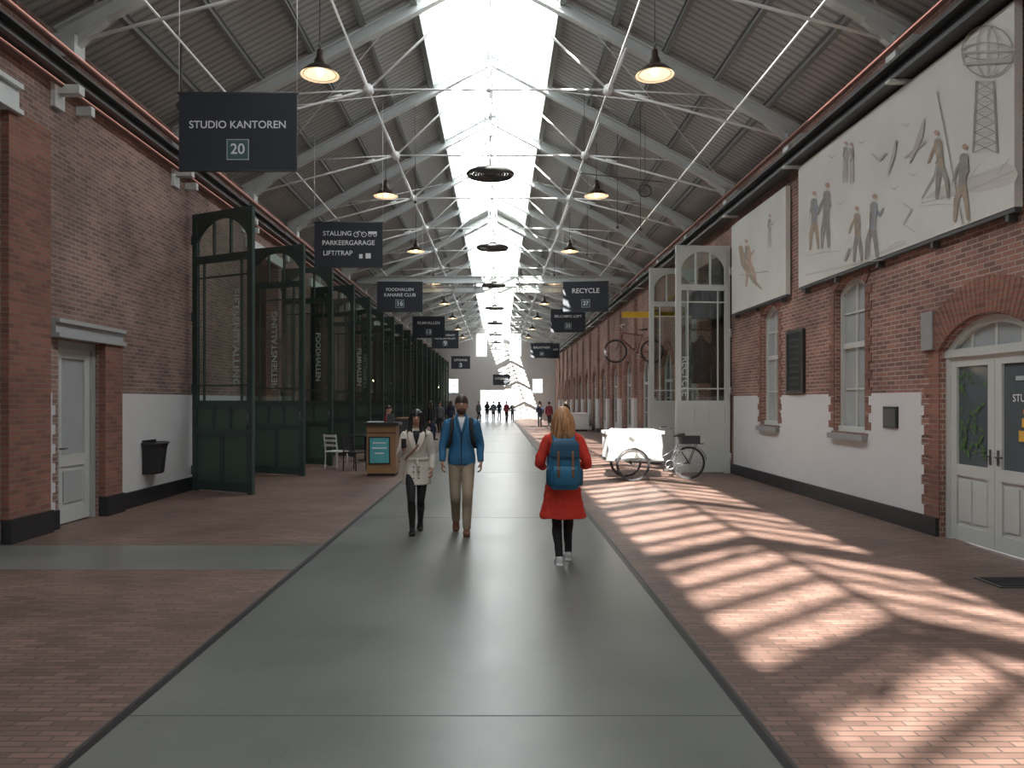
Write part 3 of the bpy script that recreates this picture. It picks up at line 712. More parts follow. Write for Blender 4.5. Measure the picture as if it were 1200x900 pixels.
def bicycle(name,loc,mat,rz=0):
    mb=MB(); r=.34; F=Vector((-.53,0,r));B=Vector((.53,0,r)); bb=Vector((.10,0,.29)); st=Vector((.24,0,.80)); ht=Vector((-.33,0,.88)); hb=Vector((-.36,0,.72))
    wheel(mb,F,r);wheel(mb,B,r); fender(mb,F,r,R(20),R(150),mat); fender(mb,B,r,R(20),R(170),mat)
    for a,b,q in((bb,st,.017),(st,ht,.016),(bb,hb,.02),(ht+Vector((.01,0,.05)),hb,.02),(hb,F+Vector((0,0,0)),.014)): mb.cyl(a,b,q,mat)
    for yy in(-.045,.045):
        mb.cyl(bb+Vector((0,yy*.5,0)),B+Vector((0,yy,0)),.01,mat);mb.cyl(st,B+Vector((0,yy,0)),.009,mat)
    mb.cyl(st,st+Vector((.03,0,.14)),.013,CHR); mb.tube([st+Vector((-.1,0,.16)),st+Vector((.03,0,.17)),st+Vector((.14,0,.18))],[(.02,.015),(.05,.03),(.08,.035)],LEA,10,ref=(0,1,0))
    mb.cyl(ht,ht+Vector((-.03,0,.18)),.012,CHR)
    h=ht+Vector((-.03,0,.18)); mb.tube([h+Vector((.17,-.27,.02)),h+Vector((0,-.25,.03)),h+Vector((-.05,-.1,.02)),h+Vector((-.05,.1,.02)),h+Vector((0,.25,.03)),h+Vector((.17,.27,.02))],.012,CHR,8,ref=(0,0,1))
    mb.ring(bb+Vector((0,-.05,0)),(0,1,0),.09,.008,CHR,20,5)
    mb.cyl(bb+Vector((0,-.07,0)),bb+Vector((.1,-.07,-.13)),.009,CHR);mb.cyl(bb+Vector((0,.07,0)),bb+Vector((-.1,.07,.13)),.009,CHR)
    mb.box(.16,.24,-.17,-.08,.145,.17,RUB);mb.box(-.04,.04,.08,.17,.41,.435,RUB)
    mb.beam((.35,0,.73),(.80,0,.73),.12,.015,FRB);mb.cyl((.7,.05,.73),B+Vector((0,.05,0)),.006,FRB)
    o=mb.obj(name,loc=loc,rz=rz); return o
bicycle('hanging_bicycle',(3.95,22.0,2.85),FRR)
mb=MB(); YB_=M('crane_yellow',(.65,.42,.03),.5)
mb.ibeam((3.6,22.0,4.25),(XR,22.0,4.25),.12,.16,YB_); mb.beam((4.4,22,4.3),(XR,22,5.2),.05,.05,YB_)
for x in(3.62,4.22): mb.cyl((x,22.0,4.18),(x,22.0,3.75 if x<4 else 3.73),.006,STEELD,5)
mb.obj('wall_crane_arm')
mb=MB(); r=.37
wheel(mb,(2.95,-.47,r),r);wheel(mb,(2.95,.47,r),r);wheel(mb,(4.28,0,r),r)
fender(mb,(4.28,0,r),r,R(10),R(170),FRB); fender(mb,(2.95,-.47,r),r,R(10),R(170),FRB); fender(mb,(2.95,.47,r),r,R(10),R(170),FRB)
bx0,bx1,by0,by1=2.4,3.62,-.36,.36
for (a,b,c,d,e,f) in((bx0,bx1,by0,by0+.02,.5,1.03),(bx0,bx1,by1-.02,by1,.5,1.03),(bx0,bx0+.02,by0+.02,by1-.02,.5,1.03),(bx1-.02,bx1,by0+.02,by1-.02,.5,1.03)): mb.box(a,b,c,d,e,f,WBOX)
mb.box(bx0-.03,bx1+.03,by0-.03,by1+.03,1.03,1.09,WBOX); mb.box(bx0+.15,bx1-.15,by0+.1,by1-.1,1.09,1.13,WBOX)
mb.box(bx0-.02,bx1+.02,by0-.02,by1+.02,.44,.5,STEELD)
for x in(bx0,bx1-.03): mb.box(x,x+.03,by0-.01,by0,.5,1.03,STEELD)
mb.cyl((2.95,-.47,r),(2.95,.47,r),.02,FRB); mb.cyl((2.95,-.3,r),(2.95,-.3,.46),.02,FRB);mb.cyl((2.95,.3,r),(2.95,.3,.46),.02,FRB)
bb=Vector((3.85,0,.33)); st=Vector((4.02,0,.78)); 
mb.cyl((2.95,0,.4),bb,.025,FRB);mb.cyl(bb,st,.02,FRB);mb.cyl(bb,(4.28,.05,r),.012,FRB);mb.cyl(bb,(4.28,-.05,r),.012,FRB);mb.cyl(st,(4.28,-.05,r),.01,FRB);mb.cyl(st,(4.28,.05,r),.01,FRB);mb.cyl((3.55,0,.42),st-Vector((0,0,.08)),.018,FRB)
mb.cyl(st,st+Vector((.03,0,.18)),.014,CHR); mb.tube([(3.94,0,.97),(4.06,0,.99),(4.18,0,1.0)],[(.02,.02),(.06,.035),(.1,.04)],LEA,10,ref=(0,1,0))
mb.cyl((3.66,0,.5),(3.66,0,1.12),.016,FRB);mb.tube([(3.85,-.33,1.16),(3.7,-.3,1.16),(3.66,0,1.12),(3.7,.3,1.16),(3.85,.33,1.16)],.014,FRB,8,ref=(0,0,1))
mb.ring(bb+Vector((0,-.06,0)),(0,1,0),.1,.009,CHR,20,5);mb.cyl(bb+Vector((0,-.09,0)),bb+Vector((-.12,-.09,-.11)),.01,CHR);mb.cyl(bb+Vector((0,.09,0)),bb+Vector((.12,.09,.11)),.01,CHR);mb.box(-.17+3.85,-.07+3.85,-.2,-.1,.2,.23,RUB);mb.box(3.92,4.02,.1,.2,.43,.46,RUB)
mb.beam((4.08,0,.80),(4.6,0,.80),.16,.02,FRB);mb.cyl((4.45,.06,.79),(4.28,.06,r),.008,FRB);mb.cyl((4.45,-.06,.79),(4.28,-.06,r),.008,FRB); mb.box(4.1,4.5,-.14,.14,.811,.98,FRB)
mb.obj('cargo_tricycle',loc=(0,17.0,0))

DEN=M('denim_navy',(.02,.03,.055),.85,var=.3,scale=14);DJK=M('jacket_black',(.015,.016,.02),.8)
def jacket(z,h,mat,x=5.2,y=19.4):
    mb=MB()
    mb.tube([(x,y,z),(x,y,z+h*.3),(x,y,z+h*.7),(x,y,z+h*.93),(x,y,z+h)],[(.25,.1),(.24,.1),(.25,.1),(.16,.08),(.07,.06)],mat,16,step=.05)
    for s_ in(-1,1): mb.tube([(x+s_*.18,y,z+h*.9),(x+s_*.29,y,z+h*.6),(x+s_*.31,y-.03,z+h*.12)],[.07,.065,.05],mat,10,step=.05)
    mb.tube([(x,y-.1,z+.02),(x,y-.105,z+h*.9)],.006,CHR,5)
    mb.tube([(x-.07,y,z+h),(x,y,z+h+.06),(x+.07,y,z+h)],.02,mat,8)
    mb.cyl((x,y,z+h),(x,y,z+h+.22),.006,CHR,5)
    mb.cyl((x-.3,y,z+h+.22),(XR+.36,y,z+h+.22),.014,STEELD)
    mb.obj('hanging_jacket')
jacket(3.85,.75,DEN); jacket(2.2,1.15,DJK)

WOOD=M('podium_oak',(.30,.17,.08),.5,var=.3,scale=5);TEAL=M('poster_teal',(.10,.42,.46),.6,var=.25,scale=9)
mb=MB(); mb.box(-3.05,-2.37,17.7,18.3,.06,1.18,WOOD); mb.box(-3.03,-2.39,17.72,18.28,0,.06,BLACK); mb.box(-3.12,-2.3,17.62,18.36,1.18,1.25,BLACK); mb.box(-3.05,-2.37,17.69,17.70,1.0,1.02,BLACK)
mb.box(-3.0,-2.5,17.675,17.70,.28,.92,BLACK); mb.box(-2.97,-2.53,17.67,17.675,.31,.89,TEAL)
for i,(a,b) in enumerate(((-2.9,-2.6),(-2.92,-2.58),(-2.86,-2.64))): mb.box(a,b,17.666,17.67,.76-i*.12,.79-i*.12,TXT)
mb.box(-3.05,-2.7,17.8,18.1,1.25,1.27,TXT); mb.box(-2.6,-2.45,17.9,18.0,1.25,1.45,STEELD)
mb.obj('reception_podium')
def chair(name,loc,rz,mat):
    mb=MB()
    for x in(-.2,.2):
        mb.cyl((x,-.2,0),(x*.95,-.18,.45),.016,mat);mb.tube([(x,.22,0),(x,.2,.45),(x,.26,.9)],.016,mat,8,step=.05)
    mb.box(-.22,.22,-.22,.22,.44,.47,mat)
    for z in(.62,.74,.86): mb.box(-.2,.2,.21+(z-.45)*.12,.235+(z-.45)*.12,z-.03,z+.03,mat)
    mb.box(-.2,.2,-.19,-.17,.2,.22,mat); return mb.obj(name,loc=loc,rz=rz)
chair('white_chair',(-4.15,19.6,0),R(150),WBOX); chair('dark_chair',(-3.6,19.2,0),R(60),FRB)
mb=MB(); mb.cyl((0,0,.72),(0,0,.75),.4,BLACK,24);mb.cyl((0,0,.02),(0,0,.72),.03,BLACK);mb.cyl((0,0,0),(0,0,.025),.22,BLACK,20)
t0=mb.obj('cafe_table',loc=(-3.9,22.4,0)); inst(t0,'cafe_table',(-3.9,26,0)); chair('dark_chair',(-3.4,25.0,0),R(20),FRB)
chair('dark_chair',(-3.3,22.6,0),R(200),FRB)
mb=MB(); mb.box(4.3,5.3,44,46.5,.1,1.0,WBOX);mb.box(4.25,5.35,43.95,46.55,1.0,1.05,STEELW);mb.box(4.4,5.2,44.1,46.4,0,.1,BLACK); mb.obj('white_counter')
mb=MB(); mb.box(-4.2,-3.4,31.5,33,.1,1.0,STEELD);mb.box(-4.25,-3.35,31.45,33.05,1.0,1.05,WOOD);mb.box(-4.1,-3.5,31.6,32.9,0,.1,BLACK); mb.obj('bar_counter')

# ---------------------------------------------------------------- people
def remesh(mb,vox,fold=None):
    me=bpy.data.meshes.new('tmp'); me.from_pydata(mb.v,[],mb.f); o=bpy.data.objects.new('tmp',me); bpy.context.collection.objects.link(o)
    md=o.modifiers.new('r','REMESH'); md.mode='VOXEL'; md.voxel_size=vox
    sm=o.modifiers.new('s','SMOOTH'); sm.factor=.5; sm.iterations=3
    dg=bpy.context.evaluated_depsgraph_get(); ev=o.evaluated_get(dg); m2=bpy.data.meshes.new_from_object(ev)
    bv=BVHTree.FromPolygons([Vector(v) for v in mb.v],mb.f)
    def mat_at(p,n):
        h=bv.ray_cast(p+n*.02,-n,.05)
        if h[2] is None: h=bv.find_nearest(p)
        return mb.m[h[2]]
    soft=fold or {}
    out=MB()
    for p in m2.polygons:
        out.f.append(tuple(p.vertices)); out.m.append(mat_at(p.center,p.normal)); out.s.append(True)
    vm={}
    for f,m in zip(out.f,out.m):
        for i in f: vm[i]=m
    for i,v in enumerate(m2.vertices):
        c=v.co.copy(); a=soft.get(vm.get(i))
        if a: c=c+v.normal*a*(noise.noise(Vector((c.x*9,c.y*9,c.z*5)))+.6*noise.noise(Vector((c.x*22,c.y*22,c.z*16))))
        out.v.append(tuple(c))
    bpy.data.objects.remove(o); bpy.data.meshes.remove(me); bpy.data.meshes.remove(m2)
    return out
def hand(mb,W,d,n,t,s,mat,curl=1.0):
    W=Vector(W);d=Vector(d).normalized();n=Vector(n);n=(n-d*n.dot(d)).normalized();t=Vector(t);t=(t-d*t.dot(d)-n*t.dot(n)).normalized()
    mb.tube([W-d*.03*s,W,W+d*.035*s,W+d*.08*s,W+d*.095*s],[(.024*s,.019*s),(.026*s,.018*s),(.038*s,.016*s),(.041*s,.014*s),(.036*s,.009*s)],mat,12,ref=t,step=.012)
    for i,(o,l) in enumerate(((.030,.068),(.010,.078),(-.010,.072),(-.030,.056))):
        p=W+d*.082*s+t*o*s; pts=[p];ang=0;dd=d
        for q,(fr_,da) in enumerate(((.45,18),(.3,28),(.25,26))):
            ang+=R(da)*curl*(1+.12*i); dd=d*math.cos(ang)+n*math.sin(ang)+t*(.04*(1.5-i)*.6); p=p+dd*l*fr_*s; pts.append(p)
        mb.tube(pts,[.0095*s,.009*s,.008*s,.006*s],mat,8,ref=t,step=.012)
    b=W+d*.02*s+t*.026*s; mb.tube([b,b+(d*.6+t*.75+n*.25).normalized()*.032*s,b+(d*.8+t*.5+n*.4).normalized()*.062*s,b+(d*.95+t*.35+n*.5).normalized()*.082*s],[.014*s,.012*s,.010*s,.007*s],mat,8,ref=n,step=.012)
EYEW=M('eye_white',(.7,.68,.65),.3);EYED=M('eye_dark',(.02,.012,.01),.3);LIP=M('lips',(.35,.12,.10),.5)
HB=M('hair_black',(.010,.009,.010),.35);HBR=M('hair_brown',(.04,.024,.015),.5,var=.3,scale=40);HBL=M('hair_blonde',(.45,.24,.11),.45,var=.35,scale=30);HBL2=M('hair_blonde_dark',(.27,.12,.05),.45,var=.35,scale=30)
def person(name,loc,hd,H,top,bot,shoe,hairm,skin,legs=((.04,-.12,0),(-.04,.14,.03)),arms=None,hem=.50,hemr=None,coat=None,vox=.009,hair='short',tr=1.0,extra=None,boots=None,beard=None,sleeve=1.0,fold=.006,female=False):
    mb=MB(); S=H; V=lambda x,y,z:Vector((x*S,y*S,z*S)); st=.02 if vox<.012 else .04; n=20 if vox<.012 else 12
    sw=.93 if female else 1.0
    mb.tube([V(0,.0,.455),V(0,.003,.49),V(0,.005,.53),V(0,.0,.58)],[(.065*S,.055*S),(.088*S,.066*S),(.090*S,.066*S),(.080*S,.058*S)],bot,n,step=st)
    if hemr:
        zs=[hem,(hem+.60)/2,.60]; rr=[hemr,((hemr[0]+.092)/2,(hemr[1]+.068)/2),(.088 if female else .094,.066)]
    else:
        zs=[hem,.545,.60]; rr=[(.100,.078),(.103,.078),(.096,.072)]
    pts=[V(0,.003,z) for z in zs]+[V(0,.0,.66),V(0,-.0,.72),V(0,.002,.77),V(0,.004,.80),V(0,.006,.825),V(0,.008,.845)]
    rad=[(a*S,b*S) for a,b in rr]+[(.092*S*sw,.068*S),(.102*S*sw,.074*S),(.106*S*sw,.069*S),(.102*S*sw,.058*S),(.075*S*sw,.046*S),(.042*S,.038*S)]
    mb.tube(pts,rad,top,n,step=st)
    mb.tube([V(0,.012,.82),V(0,.008,.85),V(0,.002,.89)],[(.034*S,.036*S),(.031*S,.033*S),(.031*S,.034*S)],skin,n,step=st)
    def hf(d):
        x,y,z=d
        j=max(0,-z); w=1-.28*j**1.6; yy=y*(1-.10*j)
        if y<0: yy=y*(.92+.06*max(0,-z)) ; 
        return Vector((x*w,yy-(.10*j*j),z))
    hz=.932
    mb.sph(V(0,.0,hz),(.0460*S,.055*S,.067*S),skin,24,18,hf)
    mb.tube([V(0,-.050,hz+.010),V(0,-.058,hz-.010),V(0,-.051,hz-.015)],[(.006*S,.006*S),(.0090*S,.008*S),(.007*S,.004*S)],skin,8,step=.006)
    for q in(-1,1):
        mb.sph(V(q*.046,.006,hz-.004),(.005*S,.012*S,.018*S),skin,8,8)
    for i,(x,y,up) in enumerate(legs):
        sx=1 if x>0 else -1
        hip=V(sx*.048,0,.505); an=V(x,y,.045+up); d=an-hip; Ls=.2465*S; h=math.sqrt(max(0,Ls*Ls-(d.length/2)**2)); fw=Vector((0,-1,0)); fw=(fw-d.normalized()*fw.dot(d.normalized())).normalized()
        kn=(hip+an)/2+fw*h
        mid=(hip+kn)/2; cf=kn.lerp(an,.35)+Vector((0,.012*S,0)); 
        lw=tr
        if boots:
            mb.tube([hip,mid,kn,kn.lerp(an,.15)],[(.050*S,.054*S),(.042*S,.045*S),(.031*S,.032*S),(.030*S,.03*S)],bot,n,step=st)
            mb.tube([kn.lerp(an,.1),cf,kn.lerp(an,.75),an],[(.031*S,.032*S),(.034*S,.036*S),(.026*S,.027*S),(.024*S,.026*S)],boots,n,step=st)
        else:
            mb.tube([hip,mid,kn,cf,kn.lerp(an,.8),kn.lerp(an,.98)],[(.050*S,.055*S),(.043*S*lw**.5,.047*S),(.033*S*lw,.035*S*lw),(.032*S*lw,.034*S*lw),(.025*S*lw**1.6,.027*S*lw**1.6),(.024*S*lw**1.7,.027*S*lw**1.7)],bot,n,step=st)
        hl=an+V(0,.030,-.022); ball=Vector((an.x,an.y-.065*S,.020*S)); toe=Vector((an.x+sx*.005*S,an.y-.108*S,.016*S))
        mb.tube([an+V(0,.002,.006),an+V(0,.004,-.02)],[(.022*S,.028*S)]*2,shoe,n,step=st)
        mb.tube([hl,an+V(0,-.005,-.018),ball,toe],[(.020*S,.02*S),(.024*S,.027*S),(.028*S,.0195*S),(.017*S,.013*S)],shoe,n,step=st)
        if up<.01: mb.box(an.x-.024*S,an.x+.024*S,an.y-.10*S,an.y+.045*S,.0,.010*S,shoe)
    arms=arms or (((.130,.012,.635),(.140,-.035,.50)),((-.130,.012,.635),(-.140,.015,.50)))
    ex=MB()
    for A in arms:
        e,w=V(*A[0]),V(*A[1]); q=1 if A[0][0]>0 else -1
        sh=V(q*.098*sw,.004,.80); k=sleeve
        mb.tube([sh+V(-q*.03,0,.004),sh,sh.lerp(e,.5),e,e.lerp(w,.5),w.lerp(e,.06)],[(.034*S,.036*S),(.036*S,.038*S),(.031*S*k,.033*S*k),(.027*S*k,.028*S*k),(.024*S*k,.026*S*k),(.020*S*k,.021*S*k)],top,max(12,n-4),step=st)
        d=(w-e).normalized()
        hdv=Vector(A[2]) if len(A)>2 else d; pn=Vector(A[3]) if len(A)>3 else Vector((-q,0,0)); tn=Vector(A[4]) if len(A)>4 else Vector((0,-1,0))
        mb.tube([e.lerp(w,.85),w],[.016*S,.0155*S],skin,10,step=st)
        hand(ex,w,hdv,pn,tn,S/1.78,skin)
    if hair=='short':
        mb.sph(V(0,.008,hz+.020),(.0500*S,.0575*S,.058*S),hairm,20,14)
    elif hair=='long':
        mb.sph(V(0,.008,hz+.016),(.053*S,.0575*S,.062*S),hairm,20,14)
        mb.tube([V(0,.030,hz+.02),V(0,.042,hz-.04),V(0,.050,hz-.09),V(0,.056,hz-.14),V(0,.056,hz-.19)],[(.050*S,.034*S),(.060*S,.036*S),(.066*S,.034*S),(.064*S,.028*S),(.040*S,.012*S)],hairm,n,step=st)
        for q in(-1,1): mb.tube([V(q*.030,-.022,hz+.05),V(q*.050,-.018,hz+.01),V(q*.054,-.012,hz-.05),V(q*.056,-.03,hz-.12),V(q*.052,-.055,hz-.17)],[.014*S,.014*S,.017*S,.018*S,.008*S],hairm,10,step=st)
        for k in range(64 if vox<.012 else 12):
            a=R(random.uniform(-60,240)); r0=.055; x=math.cos(a)*r0; y=.01+math.sin(a)*.058
            L_=random.uniform(.12,.21); ph=random.random()*6; w_=.010 if hairm is HBL else .004
            hm=HBL2 if (hairm is HBL and k%3==0) else hairm
            if y<0: x*=1.05
            ex.tube([V(x*.6,y*.6,hz+.055),V(x*1.02,y*1.0,hz+.01),V(x*1.1+w_*math.sin(ph),y*1.12+.006,hz-.05),V(x*1.2+w_*math.sin(ph+1.5),y+.015 if y>0 else y-.01,hz-.05-L_*.5),V(x*1.05+1.6*w_*math.sin(ph+3),(y+.012) if y>0 else y-.02,hz-.03-L_)],[.004*S,.007*S,.008*S,.007*S,.003*S],hm,6,step=.03)
    if beard:
        mb.sph(V(0,-.022,hz-.042),(.036*S,.034*S,.026*S),beard,16,10)
    for q in(-1,1):
        ex.sph(V(q*.018,-.0460,hz+.006),(.0080*S,.005*S,.0040*S),EYEW,10,6); ex.sph(V(q*.018,-.0500,hz+.006),(.0038*S,.003*S,.004*S),EYED,8,6)
        ex.tube([V(q*.008,-.0505,hz+.0185),V(q*.018,-.0510,hz+.020),V(q*.028,-.045,hz+.017)],.0022*S,hairm,6)
    ex.tube([V(-.013,-.050,hz-.033),V(0,-.0565 if beard else -.0535,hz-.032),V(.013,-.050,hz-.033)],[(.002*S,.002*S),(.004*S,.004*S),(.002*S,.002*S)],LIP,6,ref=(0,0,1))
    if extra: extra(mb,ex,V,S)
    out=remesh(mb,vox,{top:fold,bot:fold*.7} if fold else None)
    out.add(ex.v,[],skin); o0=len(out.v)-len(ex.v)
    out.f+=[tuple(i+o0 for i in f) for f in ex.f]; out.m+=ex.m; out.s+=ex.s
    return out.obj(name,loc=loc,rz=hd)
SK1=M('skin_light',(.48,.27,.19),.5,var=.08,scale=20);SK2=M('skin_tan',(.42,.24,.16),.5,var=.08,scale=20)
BLUE=M('jacket_blue',(.025,.14,.28),.7,var=.15);KHA=M('khaki_cloth',(.32,.26,.185),.85);CREAM=M('coat_cream',(.62,.57,.50),.85,var=.06);BLK=M('black_cloth',(.012,.012,.014),.8);REDC=M('coat_red',(.60,.035,.02),.75,var=.1)
BRSH=M('brown_shoe',(.16,.07,.035),.5);WSH=M('white_sneaker',(.65,.65,.65),.5);BLB=M('black_boot',(.015,.013,.013),.4);SHIRT=M('white_shirt',(.7,.7,.7),.8);BPB=M('backpack_blue',(.02,.15,.28),.65,var=.15,scale=15);LTH=M('strap_leather',(.22,.10,.045),.6);BRD=M('beard',(.06,.035,.022),.7)
def ex_man(mb,ex,V,S):
    ex.tube([V(0,-.040,.845),V(0,-.060,.815),V(0,-.074,.77),V(.0,-.080,.73)],[(.030*S,.006*S),(.026*S,.008*S),(.014*S,.006*S),(.003*S,.004*S)],SHIRT,12)
    for q in(-1,1): ex.tube([V(q*.034,.0,.86),V(q*.034,-.040,.845),V(q*.022,-.070,.80),V(q*.004,-.082,.73)],[(.008*S,.012*S)]*4,BLUE,8,step=.02)
    ex.tube([V(0,.012,.845),V(0,.012,.866)],[(.044*S,.036*S),(.04*S,.034*S)],BLUE,18,caps=False)
    for q in(-1,1):
        ex.tube([V(q*.062,.05,.80),V(q*.066,.0,.835),V(q*.068,-.045,.81),V(q*.072,-.078,.74),V(q*.086,-.07,.66),V(q*.102,-.01,.62)],[(.014*S,.005*S)]*6,BLK,8,ref=(1,0,0),step=.03)
    ex.tube([V(0,-.080,.72),V(0,-.082,.60),V(0,-.084,.51)],.003*S,BLK,6)
    ex.tube([V(0,.105,.60),V(0,.115,.66),V(0,.115,.76),V(0,.10,.82)],[(.075*S,.04*S),(.085*S,.05*S),(.08*S,.05*S),(.05*S,.03*S)],BLK,18,step=.02)
person('walking_man',(-.48,10.12,0),R(3),1.82,BLUE,KHA,BRSH,HBR,SK2,legs=((.036,-.105,0),(-.040,.12,.028)),arms=(((.136,.022,.640),(.140,-.035,.515)),((-.134,-.008,.638),(-.138,-.045,.52))),hair='short',beard=BRD,tr=1.16,extra=ex_man,sleeve=1.12)
def ex_wh(mb,ex,V,S):
    ring=[V(math.cos(R(15*k))*.094,math.sin(R(15*k))*.072,.60) for k in range(24)]
    ex.tube(ring,[(.013*S,.004*S)]*24,CREAM,8,closed=True,ref=(0,0,1))
    ex.tube([V(.0,-.078,.60),V(.015,-.084,.56),V(.02,-.092,.50)],[(.012*S,.004*S)]*3,CREAM,8); ex.sph(V(0,-.078,.60),(.014*S,.009*S,.014*S),CREAM,10,6)
    for q in(-1,1):
        ex.tube([V(q*.035,-.02,.845),V(q*.045,-.056,.80),V(q*.03,-.076,.73),V(q*.006,-.078,.66)],[(.018*S,.006*S),(.028*S,.006*S),(.024*S,.005*S),(.006*S,.004*S)],CREAM,8,step=.02)
    ex.tube([V(0,-.052,.83),V(0,-.068,.78),V(0,-.072,.72)],[(.03*S,.01*S),(.022*S,.008*S),(.008*S,.005*S)],BLK,10)
    for z in(.54,.50,.45): 
        for q in(-.022,.022): ex.sph(V(q,-.090,z),.006*S,BLK,8,5)
    ex.box(-.115*S,-.075*S,-.205*S,-.200*S,.70*S,.775*S,BLK)
    ex.tube([V(.085,-.04,.80),V(.0,-.085,.70),V(-.09,-.07,.60)],[(.007*S,.003*S)]*3,LTH,6,step=.03)
person('walking_woman',(-1.08,10.15,0),R(4),1.63,CREAM,BLK,BLB,HB,SK1,legs=((-.030,-.11,0),(.026,.12,.028)),arms=(((.128,.02,.635),(.124,-.05,.515)),((-.135,-.015,.645),(-.100,-.135,.69),(0.05,-.55,.8),(.3,-.5,-.1),(1,0,0))),hem=.395,hemr=(.122,.10),hair='long',boots=BLB,female=True,extra=ex_wh,sleeve=1.15)
def sq(ex,V,prof,cy,e,mat,n=28):
    vs=[];fs=[]
    for z,rx,ry in prof:
        for k in range(n):
            a=2*math.pi*k/n; c,s_=math.cos(a),math.sin(a)
            vs.append(V(math.copysign(abs(c)**e,c)*rx,cy+math.copysign(abs(s_)**e,s_)*ry,z))
    for i in range(len(prof)-1):
        for k in range(n): l=(k+1)%n; fs.append((i*n+k,i*n+l,(i+1)*n+l,(i+1)*n+k))
    fs.append(tuple(range(n-1,-1,-1)));fs.append(tuple((len(prof)-1)*n+k for k in range(n)))
    ex.add(vs,fs,mat,True)
BPD=M('backpack_dark_blue',(.012,.08,.15),.65)
def ex_red(mb,ex,V,S):
    sq(ex,V,[(.485,.070,.030),(.50,.092,.050),(.56,.097,.058),(.66,.096,.056),(.74,.090,.050),(.79,.076,.040),(.805,.05,.022)],.125,.45,BPB)
    sq(ex,V,[(.51,.062,.01),(.53,.075,.022),(.60,.078,.024),(.635,.074,.016)],.180,.5,BPB)
    sq(ex,V,[(.512,.098,.03),(.516,.100,.052),(.524,.100,.054),(.528,.096,.03)],.128,.45,BPD)
    ex.tube([V(0,.16,.80),V(0,.181,.775),V(0,.186,.72),V(0,.189,.685)],[(.065*S,.006*S),(.085*S,.007*S),(.088*S,.007*S),(.084*S,.006*S)],BPD,14,step=.02)
    for q in(-.045,.045):
        ex.tube([V(q,.195,.73),V(q,.206,.65),V(q,.207,.57)],[(.008*S,.003*S)]*3,LTH,6,ref=(1,0,0),step=.03); ex.box(q*S-.011*S,q*S+.011*S,.207*S,.212*S,.615*S,.635*S,CHR)
    ex.tube([V(-.02,.13,.80),V(-.018,.13,.83),V(.018,.13,.83),V(.02,.13,.80)],.006*S,LTH,8)
    for q in(-1,1):
        ex.tube([V(q*.055,.09,.79),V(q*.062,.03,.835),V(q*.066,-.03,.825),V(q*.074,-.075,.74),V(q*.088,-.05,.62),V(q*.07,.08,.53)],[(.014*S,.005*S)]*6,BPB,8,step=.03)
        sq(ex,lambda x,y,z:V(x+q*.100,y,z),[(.51,.010,.02),(.53,.016,.034),(.60,.016,.034),(.62,.008,.03)],.125,.6,BPD,16)
    ex.tube([V(math.cos(R(15*k))*.052,math.sin(R(15*k))*.05+.01,.845) for k in range(24)],[(.018*S,.008*S)]*24,REDC,8,closed=True,ref=(0,0,1))
person('woman_in_red_coat',(.71,8.25,0),R(180),1.68,REDC,BLK,WSH,HBL,SK1,legs=((.030,.085,0),(-.040,-.075,0)),arms=(((.150,.02,.645),(.118,-.115,.605),(-.5,-.6,0),(0,.3,-1),(0,0,1)),((-.154,.02,.645),(-.122,-.115,.61),(.5,-.6,0),(0,.3,-1),(0,0,1))),hem=.292,hemr=(.150,.122),hair='long',female=True,extra=ex_red,sleeve=1.15,fold=.012)
GREYC=M('cloth_grey',(.10,.11,.12),.8);NAVY=M('cloth_navy',(.02,.03,.06),.8);MAR=M('cloth_maroon',(.18,.02,.03),.8);OLV=M('cloth_olive',(.06,.07,.05),.8)
cols=[BLK,GREYC,NAVY,MAR]
far=[(-.9,66,0,1.75),(-.35,64.5,180,1.8),(.15,67,10,1.7),(.75,63,170,1.78),(1.3,66,0,1.65),(-1.6,65,30,1.72),(2.9,52,180,1.75),(3.4,50,160,1.7),(-3.0,34,90,1.75),(-3.2,42,0,1.7),(-2.9,47,180,1.78),(-3.1,21.6,80,1.62),(3.6,40,200,1.75)]
protos={}
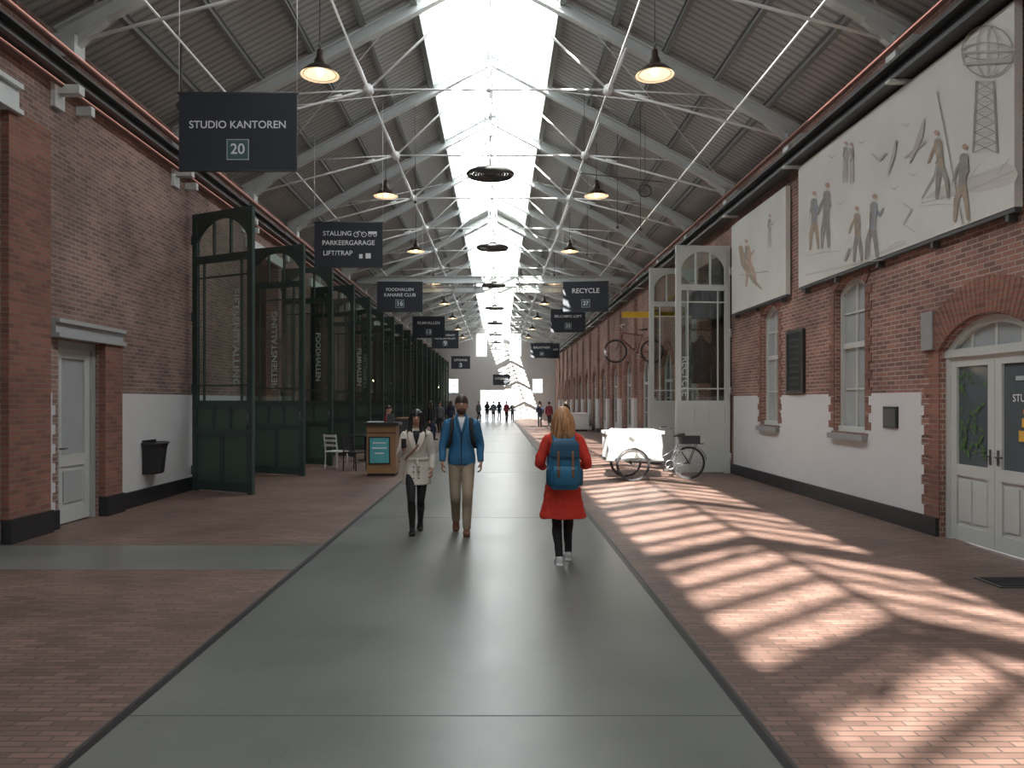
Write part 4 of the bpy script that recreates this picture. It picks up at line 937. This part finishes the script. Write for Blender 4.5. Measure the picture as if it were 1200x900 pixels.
for i,(x,y,h,H) in enumerate(far):
    k=i%4
    if k not in protos:
        protos[k]=person('visitor',(x,y,0),R(h),1.75,cols[k],[NAVY,BLK,GREYC,BLK][k],BLB,[HBR,HB,HBR,HB][k],SK1,vox=.014,hair='short' if k%2 else 'long',fold=.004,hem=.47,legs=((.04,-.09,0),(-.04,.10,.02)),female=k%2==0,tr=1.1)
    else:
        o=bpy.data.objects.new('visitor',protos[k].data); bpy.context.collection.objects.link(o); o.location=(x,y,0); o.rotation_euler[2]=R(h)
        q=H/1.75; o.scale=(q,q,q)

# ---------------------------------------------------------------- light & camera
w=bpy.data.worlds.new('sky'); bpy.context.scene.world=w; w.use_nodes=True
bg=w.node_tree.nodes['Background']; bg.inputs[0].default_value=(.92,.96,1,1); bg.inputs[1].default_value=5.2
sun=bpy.data.lights.new('sun','SUN'); sun.energy=48; sun.angle=R(.5); sun.color=(1,.94,.86)
so=bpy.data.objects.new('sun',sun); bpy.context.collection.objects.link(so); so.rotation_euler=Vector((.34,1.85,-1)).to_track_quat('-Z','Y').to_euler(); so.location=(0,-10,30)
for y0,y1 in((YB+.3,YI0),(YI1,YF)):
    pl=bpy.data.lights.new('skylight_portal','AREA'); pl.shape='RECTANGLE'; pl.size=2*SW; pl.size_y=y1-y0
    po=bpy.data.objects.new('skylight_portal',pl); bpy.context.collection.objects.link(po); po.location=(CX,(y0+y1)/2,10.3)
    pl.cycles.is_portal=True
pl=bpy.data.lights.new('doorway_portal','AREA'); pl.shape='RECTANGLE'; pl.size=3.5; pl.size_y=2.9; po=bpy.data.objects.new('doorway_portal',pl); bpy.context.collection.objects.link(po); po.location=(0,YF+.4,1.45); po.rotation_euler=(R(-90),0,0); pl.cycles.is_portal=True
sc=bpy.context.scene
try:
    sc.view_settings.view_transform='Standard'; sc.view_settings.look='None'
except Exception: pass
cam=bpy.data.cameras.new('camera'); cam.lens=890/1200*36; cam.sensor_width=36; cam.shift_x=17/1200; cam.shift_y=20/1200; cam.clip_end=400
co=bpy.data.objects.new('camera',cam); bpy.context.collection.objects.link(co); co.location=(0,0,1.75); co.rotation_euler=(R(90),0,0); sc.camera=co
